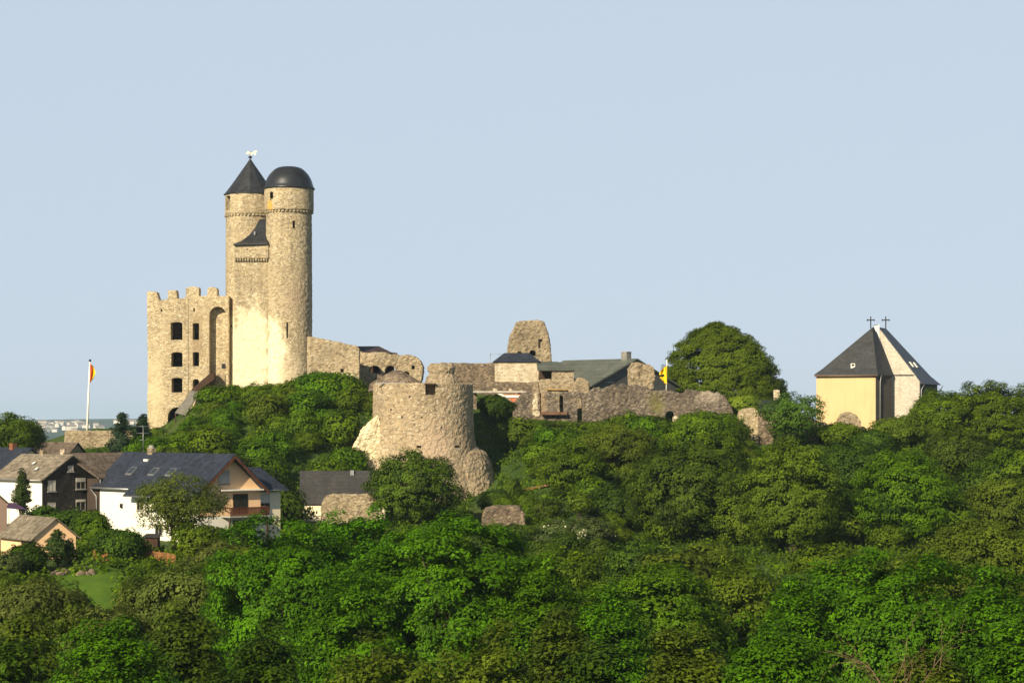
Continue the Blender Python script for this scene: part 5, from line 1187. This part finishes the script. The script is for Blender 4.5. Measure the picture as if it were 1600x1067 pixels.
# below the castle
tree(T, 'bushy dark olive tree standing right before the round bastion', 'tree', 648, 705, 138, 292, 'darkolive', 822, 'full')
tree(T, 'bright fresh green maple with rounded crown and visible limbs on the right slope', 'tree', 1412, 706, 165, 262, 'maple_mid', 866, 'full')
tree(T, 'tall olive green tree with bare lower stems left of the fresh green maple', 'tree', 1236, 688, 148, 258, 'olive', 868, 'full', stems=2)
tree(T, 'largest dark green tree in the middle of the right slope', 'tree', 1078, 694, 205, 274, 'darkolive', 862, 'full')
tree(T, 'dark green tree crowding behind the tall olive green tree', 'tree', 1326, 690, 104, 296, 'dark', 800)
tree(T, 'dark rounded tree on the slope under the right skyline tree', 'tree', 1504, 672, 118, 304, 'darkolive', 790)
tree(T, 'mid green tree at the right edge under the skyline trees', 'tree', 1585, 700, 120, 292, 'mid', 800)
tree(T, 'yellowish olive tree at the right edge halfway down the slope', 'tree', 1572, 745, 130, 268, 'olive', 860)
tree(T, 'green tree on the upper slope below the curtain wall arch', 'tree', 1098, 645, 130, 322, 'mid', 730)
tree(T, 'green tree on the upper slope at the end of the curtain wall', 'tree', 1122, 672, 84, 312, 'mid', 770)
tree(T, 'lighter green tree midway down the slope right of the earth path', 'tree', 893, 690, 104, 304, 'mid', 800, 'tall')
tree(T, 'olive green tree below the middle of the curtain wall', 'tree', 975, 664, 120, 316, 'olive', 760)
tree(T, 'dark green shrub tree in the hollow right of the lone stone ruin', 'tree', 970, 760, 120, 284, 'dark', 860)
tree(T, 'small pale stemmed sapling beside the lone stone ruin', 'tree', 906, 772, 30, 278, 'olive', 800, bark='bark_pale', dens=.6)
tree('shrub', 'white flowering bush right of the lone stone ruin', 'shrub', 872, 812, 66, 268, 'flower', 862)
tree('shrub', 'second white flowering bush beneath the pale sapling', 'shrub', 925, 806, 70, 266, 'flower', 870)
tree('shrub', 'dark bush at the right foot of the round bastion', 'shrub', 776, 768, 48, 303, 'dark', 800)
tree('shrub', 'dark shrub before the lone stone ruin', 'shrub', 812, 822, 64, 276, 'darkolive', 870)
tree(T, 'olive green tree between the dark slope tree and the fresh green maple', 'tree', 1165, 770, 90, 268, 'olive', 870)
tree('shrub_tree', 'mid green bush in the strip above the left end of the big right maple', 'tree', 1292, 852, 105, 222, 'mid', 920)
tree('shrub_tree', 'dark green bush in the strip above the broad fresh green tree', 'tree', 1000, 846, 100, 226, 'dark', 915)
tree('shrub_tree', 'mid green bush right of the widest maple top', 'tree', 890, 856, 92, 214, 'mid', 930)
tree('shrub_tree', 'olive green bush above the olive tree right of the centre', 'tree', 1108, 848, 92, 226, 'olive', 915)
# village garden
tree(T, 'thin feathery tree with open branches before the white house', 'tree', 280, 738, 150, 238, 'feather', 842, 'vase', stems=3, bark='bark', dens=.62, rough=1.4)
tree('shrub', 'round dark green bush at the left corner of the white house', 'shrub', 186, 830, 84, 226, 'dark', 892)
tree('shrub', 'bushy green shrub before the right half of the white house', 'shrub', 312, 818, 86, 230, 'mid', 880)
tree('shrub', 'dark shrub under the balcony of the white house', 'shrub', 372, 822, 60, 238, 'dark', 880)
tree('shrub', 'pale willow bush right of the white house garden', 'shrub', 340, 846, 60, 222, 'willow', 910)
tree('cypress', 'slender golden green cypress before the white front of the slate house', 'tree', 35, 735, 27, 252, 'conifer', 800, 'cone')
tree('cypress', 'broad small conifer before the peach garage gable', 'tree', 89, 828, 42, 216, 'conifer', 880, 'cone')
tree('cypress', 'very small conifer right of the peach garage gable', 'tree', 110, 843, 15, 217, 'conifer', 880, 'cone')
tree('shrub', 'dark hedge bush under the left windows of the slate gable', 'shrub', 68, 790, 52, 250, 'dark', 840)
tree('shrub', 'dark hedge bush under the right windows of the slate gable', 'shrub', 112, 794, 60, 247, 'dark', 845)
tree('shrub', 'green bush between the slate gable and the white house', 'shrub', 146, 800, 44, 243, 'mid', 850)
tree('shrub', 'low green bush before the garage door', 'shrub', 42, 852, 50, 212, 'dark', 896)
tree('shrub', 'yellow flowering bush at the left edge below the garage', 'shrub', 12, 866, 50, 208, 'flower', 905)
# foreground
tree(T, 'big leafy maple left of the picture middle, below the white house', 'tree', 445, 805, 260, 172, 'maple', shape='full')
tree(T, 'leafy maple top below the charcoal barn roof', 'tree', 560, 797, 150, 184, 'maple', shape='full')
tree(T, 'widest leafy maple in the centre foreground', 'tree', 700, 800, 330, 161, 'maple', shape='full')
tree(T, 'leafy maple sloping down on the right of the widest one', 'tree', 838, 862, 160, 158, 'maple', shape='full')
tree(T, 'leafy maple low between the two biggest in the centre foreground', 'tree', 545, 900, 170, 154, 'maple', shape='full')
tree(T, 'broad fresh green tree right of the centre foreground', 'tree', 1035, 876, 215, 170, 'maple_mid', shape='full')
tree(T, 'small fresh green tree low right of the centre', 'tree', 955, 925, 130, 156, 'maple', shape='full')
tree(T, 'olive tree top between the broad fresh green tree and the big right maple', 'tree', 1155, 880, 130, 182, 'olive')
tree(T, 'big leafy maple filling the lower right foreground', 'tree', 1395, 864, 350, 152, 'maple', shape='full')
tree(T, 'left shoulder tree of the big lower right maple', 'tree', 1240, 920, 140, 150, 'maple', shape='full')
tree(T, 'leafy maple at the right edge of the foreground', 'tree', 1555, 900, 180, 148, 'maple', shape='full')
tree(T, 'rounded olive green tree above the lower right maple at the right edge', 'tree', 1530, 818, 210, 206, 'olive', None, 'full')
tree(T, 'bright green tree at the bottom left', 'tree', 178, 966, 210, 132, 'maple', shape='full')
tree(T, 'grey green willow at the left edge below the garage', 'tree', 50, 905, 170, 180, 'willow')
tree(T, 'grey green willow right of the lawn', 'tree', 285, 884, 150, 186, 'willow')
tree(T, 'grey green willow below the lawn', 'tree', 168, 944, 150, 164, 'willow')
tree(T, 'olive willow low at the left edge', 'tree', 40, 968, 150, 146, 'olive')
tree(T, 'dark willow left of the big leafy maple', 'tree', 285, 950, 130, 156, 'darkolive')
tree(T, 'dark tree in the bottom left corner', 'tree', 30, 1010, 150, 122, 'dark')
tree('shrub_tree', 'olive brown bush at the bottom edge below the widest maple', 'tree', 590, 1010, 210, 126, 'olive')
tree('shrub_tree', 'second olive brown bush at the bottom edge, right of the first', 'tree', 760, 1004, 190, 124, 'olive')
tree(T, 'dark mixed tree right below the widest maple', 'tree', 875, 950, 120, 138, 'darkolive')
tree('shrub_tree', 'olive bush at the bottom edge right of the centre', 'tree', 1075, 985, 190, 130, 'olive')
tree('shrub_tree', 'dark bush at the bottom edge between the olive bushes', 'tree', 930, 1010, 130, 122, 'dark')
tree(T, 'leafy green tree at the bottom edge left of the dead bush', 'tree', 1215, 985, 190, 126, 'maple', shape='full')
tree('shrub_tree', 'dark tree under the big left maple at the bottom edge', 'tree', 400, 1000, 170, 130, 'dark')
tree(T, 'leafy green tree at the bottom right corner', 'tree', 1580, 985, 120, 124, 'maple', shape='full')
tree('shrub_tree', 'olive bush around the bare dead twigs at the bottom right', 'tree', 1440, 1020, 180, 120, 'olive')

def dead_bush():
    r = random.Random(5); Y = 117; x = PX(1385, Y); zt = PZ(985, Y); zg = zt - 4.4
    t = thing('dead_bush', 'bare pale dead twigs sticking up at the lower right edge', 'shrub', (x, Y, zg))
    bm = bmesh.new()
    def grow(p, d, L, rad, lv):
        pts = [p]; 
        for k in range(4):
            d = (d + Vector((r.uniform(-.4, .4), r.uniform(-.3, .3), r.uniform(-.25, .2)))).normalized(); pts.append(pts[-1] + d * L / 4)
        tube(bm, pts, [rad, rad * .8, rad * .6, rad * .45, rad * .25], 5)
        if lv:
            for k in range(3): grow(pts[r.randint(1, 4)], (d + Vector((r.uniform(-1, 1), r.uniform(-.6, .6), r.uniform(-.2, .6)))).normalized(), L * r.uniform(.5, .75), rad * .5, lv - 1)
    for k in range(7): grow(Vector((x + r.uniform(-.4, .4), Y + r.uniform(-.3, .3), zg)), Vector((r.uniform(-.8, .9), r.uniform(-.4, .2), 1)).normalized(), r.uniform(2.4, 4.0), .045, 2)
    obj('branches', bm, M['deadwood'], t, smooth=True)
dead_bush()

# shrubs of the hillside thickets: a few grown once, then copied
def shrub_proto(sp, W_, H_, seed, shape):
    r = np.random.default_rng(seed); pos, nrm, size, tint, _, _ = crown_leaves(r, W_ / 2, H_, shape, sp, 1.2, .9)
    return leaf_mesh('shrub', pos - np.array([0, 0, .25]), nrm, size, tint, M['leaf_' + sp], r)
SHR = {sp: [shrub_proto(sp, 4.4, 3.8, 50 + i * 7 + j, 'dome' if j % 2 else 'round') for j in range(3)] for i, sp in enumerate(('mid', 'olive', 'dark', 'maple_mid', 'darkolive', 'willow'))}
KEEP = [(PX(661, 325), 325, 10.5)]
def blocked(x, y, m=0.0, low=False):
    for (cx, cy, rr) in KEEP:
        if (x - cx) ** 2 + (y - cy) ** 2 < (rr + m) ** 2: return True
    for (u0, u1, y0, y1) in ((470, 605, 291, 312), (748, 825, 284, 293), (800, 1150, 337.5, 345), (145, 440, 240, 275), (0, 170, 255, 300), (-20, 122, 214, 240), (436, 612, 262, 312), (735, 766, 262, 318), (98, 184, 189, 212), (800, 870, 306, 319)):
        px = 800 + x * FPX / y
        if low and u0 in (436, 800): continue
        if u0 < px < u1 and y0 < y < y1: return True
    return False
def thicket(n, px0, px1, y0, y1, line, mix, dmin, label, group, hmin, hmax, seed):
    r = random.Random(seed); done = []; lx, lr_ = [q[0] for q in line], [q[1] for q in line]
    for _ in range(n * 40):
        if len(done) >= n: break
        Y = r.uniform(y0, y1); px = r.uniform(px0, px1); x = PX(px, Y)
        if blocked(x, Y, 1.5): continue
        g = G(x, Y)
        s_ = r.uniform(hmin, hmax)
        lim = min(PZ(float(np.interp(q, lx, lr_)), Y) for q in (px - 14, px, px + 14)) - g
        h = min(s_, lim)
        if h < 1.1 or any((x - a) ** 2 + (Y - b) ** 2 < (dmin * (.6 + .4 * h / hmax)) ** 2 for a, b in done): continue
        done.append((x, Y))
        sp = r.choice(mix); o = bpy.data.objects.new('shrub', r.choice(SHR[sp])); C.objects.link(o)
        o.location = (x, Y, g); o.rotation_euler.z = r.uniform(0, 6.28)
        w = h * r.uniform(.85, 1.2) / 3.8; w = max(w, .55); o.scale = (w, w, h / 3.8)
        tag(o, label, 'shrub', group)
    return len(done)
L1 = [(200, 690), (225, 668), (255, 660), (285, 655), (305, 628), (318, 612), (335, 604), (360, 600), (400, 602), (440, 600), (470, 594), (485, 583), (500, 577), (520, 575), (540, 581), (556, 594), (566, 604), (600, 612), (640, 640)]
L2 = [(740, 655), (790, 652), (820, 654), (850, 655), (890, 659), (905, 662), (950, 653), (1000, 645), (1035, 658), (1060, 658), (1100, 641), (1146, 655), (1156, 694), (1300, 694), (1345, 700), (1400, 690), (1440, 672), (1480, 650), (1700, 640)]
L3 = [(738, 800), (762, 795), (774, 765), (784, 715), (793, 690), (802, 658), (820, 655), (850, 655), (890, 659), (905, 662), (950, 653), (1000, 645), (1035, 658), (1060, 658), (1100, 641), (1150, 648), (1190, 694)]
L4 = [(690, 830), (735, 815), (790, 800), (826, 770), (850, 715), (900, 668), (1050, 662), (1300, 694)]
thicket(46, 205, 590, 304, 346, L1, ['mid', 'mid', 'mid', 'maple_mid', 'maple_mid', 'olive'], 2.7, 'leafy green shrub of the thicket on the slope under the two round towers', 'tower slope thicket', 2.6, 5.2, 1)
thicket(18, 205, 600, 278, 306, L1, ['mid', 'dark', 'dark', 'darkolive', 'maple_mid'], 3.2, 'dark green shrub at the foot of the tower slope behind the village', 'shrubs behind the village', 3, 5.5, 2)
thicket(56, 742, 1185, 300, 337, L3, ['mid', 'mid', 'maple_mid', 'mid', 'olive', 'darkolive'], 2.3, 'leafy green shrub of the thicket on the slope below the long curtain wall', 'curtain wall slope thicket', 2.2, 4.2, 3)
thicket(24, 760, 1250, 262, 300, L4, ['mid', 'dark', 'darkolive', 'olive'], 3.4, 'bushy shrub at the foot of the slope right of the bastion', 'lower slope shrubs', 2.6, 4.6, 4)
thicket(28, 1180, 1680, 255, 335, L2, ['mid', 'dark', 'darkolive', 'olive', 'mid'], 3.8, 'bushy shrub filling the gaps between the trees below the church', 'church slope shrubs', 3, 6, 5)
thicket(16, 380, 1680, 196, 262, [(0, 820), (440, 830), (470, 822), (600, 822), (760, 830), (820, 840), (1000, 850), (1250, 872), (1700, 860)], ['mid', 'dark', 'darkolive', 'olive', 'mid'], 3.8, 'bushy shrub in the hollow behind the foreground maples', 'hollow shrubs', 3, 7, 6)
thicket(10, 120, 480, 216, 240, [(0, 880), (150, 870), (230, 872), (300, 868), (400, 840), (480, 830)], ['dark', 'mid', 'willow', 'olive'], 2.4, 'garden bush below the white house', 'garden bushes', 1.6, 3, 7)
thicket(14, -60, 420, 140, 200, [(-100, 890), (60, 895), (90, 925), (175, 930), (210, 905), (420, 880)], ['willow', 'willow', 'olive', 'darkolive'], 3.2, 'grey green willow bush in the lower left foreground', 'willow bushes', 3, 7, 8)
thicket(8, -40, 1660, 104, 140, [(-100, 990), (1700, 990)], ['olive', 'dark', 'mid', 'darkolive'], 3.2, 'bush in the shaded undergrowth at the bottom edge', 'bottom edge bushes', 3, 6, 9)

def hedge(px0, px1, step, Y0, line, mix, label, group, seed):
    r = random.Random(seed); px = px0
    while px < px1:
        Y = Y0 + r.uniform(-1.2, 1.2); x = PX(px, Y); g = G(x, Y); top = PZ(float(np.interp(px, [q[0] for q in line], [q[1] for q in line])) + r.uniform(-4, 3), Y)
        h = min(max(top - g, .9), 6.0)
        if (x - KEEP[0][0]) ** 2 + (Y - KEEP[0][1]) ** 2 > 110:
            o = bpy.data.objects.new('shrub', r.choice(SHR[r.choice(mix)])); C.objects.link(o); w = max(h, 1.9) * r.uniform(.85, 1.15) / 3.8
            o.location = (x, Y, g); o.rotation_euler.z = r.uniform(0, 6.28); o.scale = (w, w, h / 3.8)
            tag(o, label, 'shrub', group)
        px += step * r.uniform(.75, 1.25)
hedge(812, 1138, 12, 335.5, L2, ['mid', 'mid', 'maple_mid', 'olive', 'darkolive'], 'green shrub growing against the foot of the long curtain wall', 'shrubs along the curtain wall', 31)
hedge(338, 578, 13, 341.5, L1, ['mid', 'maple_mid', 'maple_mid', 'mid', 'olive'], 'bright green shrub growing against the foot of the towers and sloping wall', 'shrubs along the tower foot', 32)
def undergrowth():
    r = np.random.default_rng(77); n = 21000
    Y = np.sqrt(r.uniform(95 ** 2, 348 ** 2, n)); px = r.uniform(-200, 1900, n); x = (px - 800) / FPX * Y
    g = ground(x, Y)
    row = HROW - (g + 1.0 - CZ) * FPX / Y
    lim = np.where(px < 650, np.interp(px, [q[0] for q in L1], [q[1] for q in L1]), np.where((Y < 326) & (px > 740) & (px < 800), np.interp(px, [q[0] for q in L3], [q[1] for q in L3]) - 30, np.interp(px, [q[0] for q in L2], [q[1] for q in L2])))
    keep = np.array([not blocked(a, b, -1.0, True) for a, b in zip(x, Y)]) & (row > lim)
    x, Y, g = x[keep], Y[keep], g[keep]; n = len(x)
    k = 26; N = n * k; ti = np.repeat(np.arange(n), k)
    rad = r.uniform(.5, 1.15, n)
    ld = unit(r.normal(size=(N, 3)) + np.array([0, 0, .3]))
    pos = np.stack([x, Y, g + .25], 1)[ti] + ld * (rad[ti] * r.uniform(.3, 1.1, N))[:, None]
    nrm = unit(ld + np.array([0, -.25, .25]) + r.normal(size=(N, 3)) * .4)
    tint = .40 + (np.sin(x * .35 + 2 * np.sin(Y * .2)) * .14 + r.normal(size=n) * .17)[ti] + r.normal(size=N) * .15
    me = leaf_mesh('undergrowth', pos, nrm, r.uniform(.25, .5, N), tint, M['leaf_mid'], r)
    o = link('undergrowth', me); tag(o, 'dense green undergrowth covering the slopes between the shrubs', 'undergrowth', kind='stuff')
undergrowth()

# ------------------------------------------------------------------ haze
def haze():
    bm = bmesh.new(); box(bm, -6600, 6600, -360, 9100, CZ - 72, CZ + 46)
    s = NT('haze_air'); v = s.n('VolumePrincipled', {'Color': (0.60, 0.82, 1.0, 1), 'Density': 0.00006, 'Anisotropy': 0.0})
    s.t.links.new(v.outputs[0], s.out.inputs['Volume'])
    o = obj('haze', bm, s.m); o['kind'] = 'stuff'
haze()
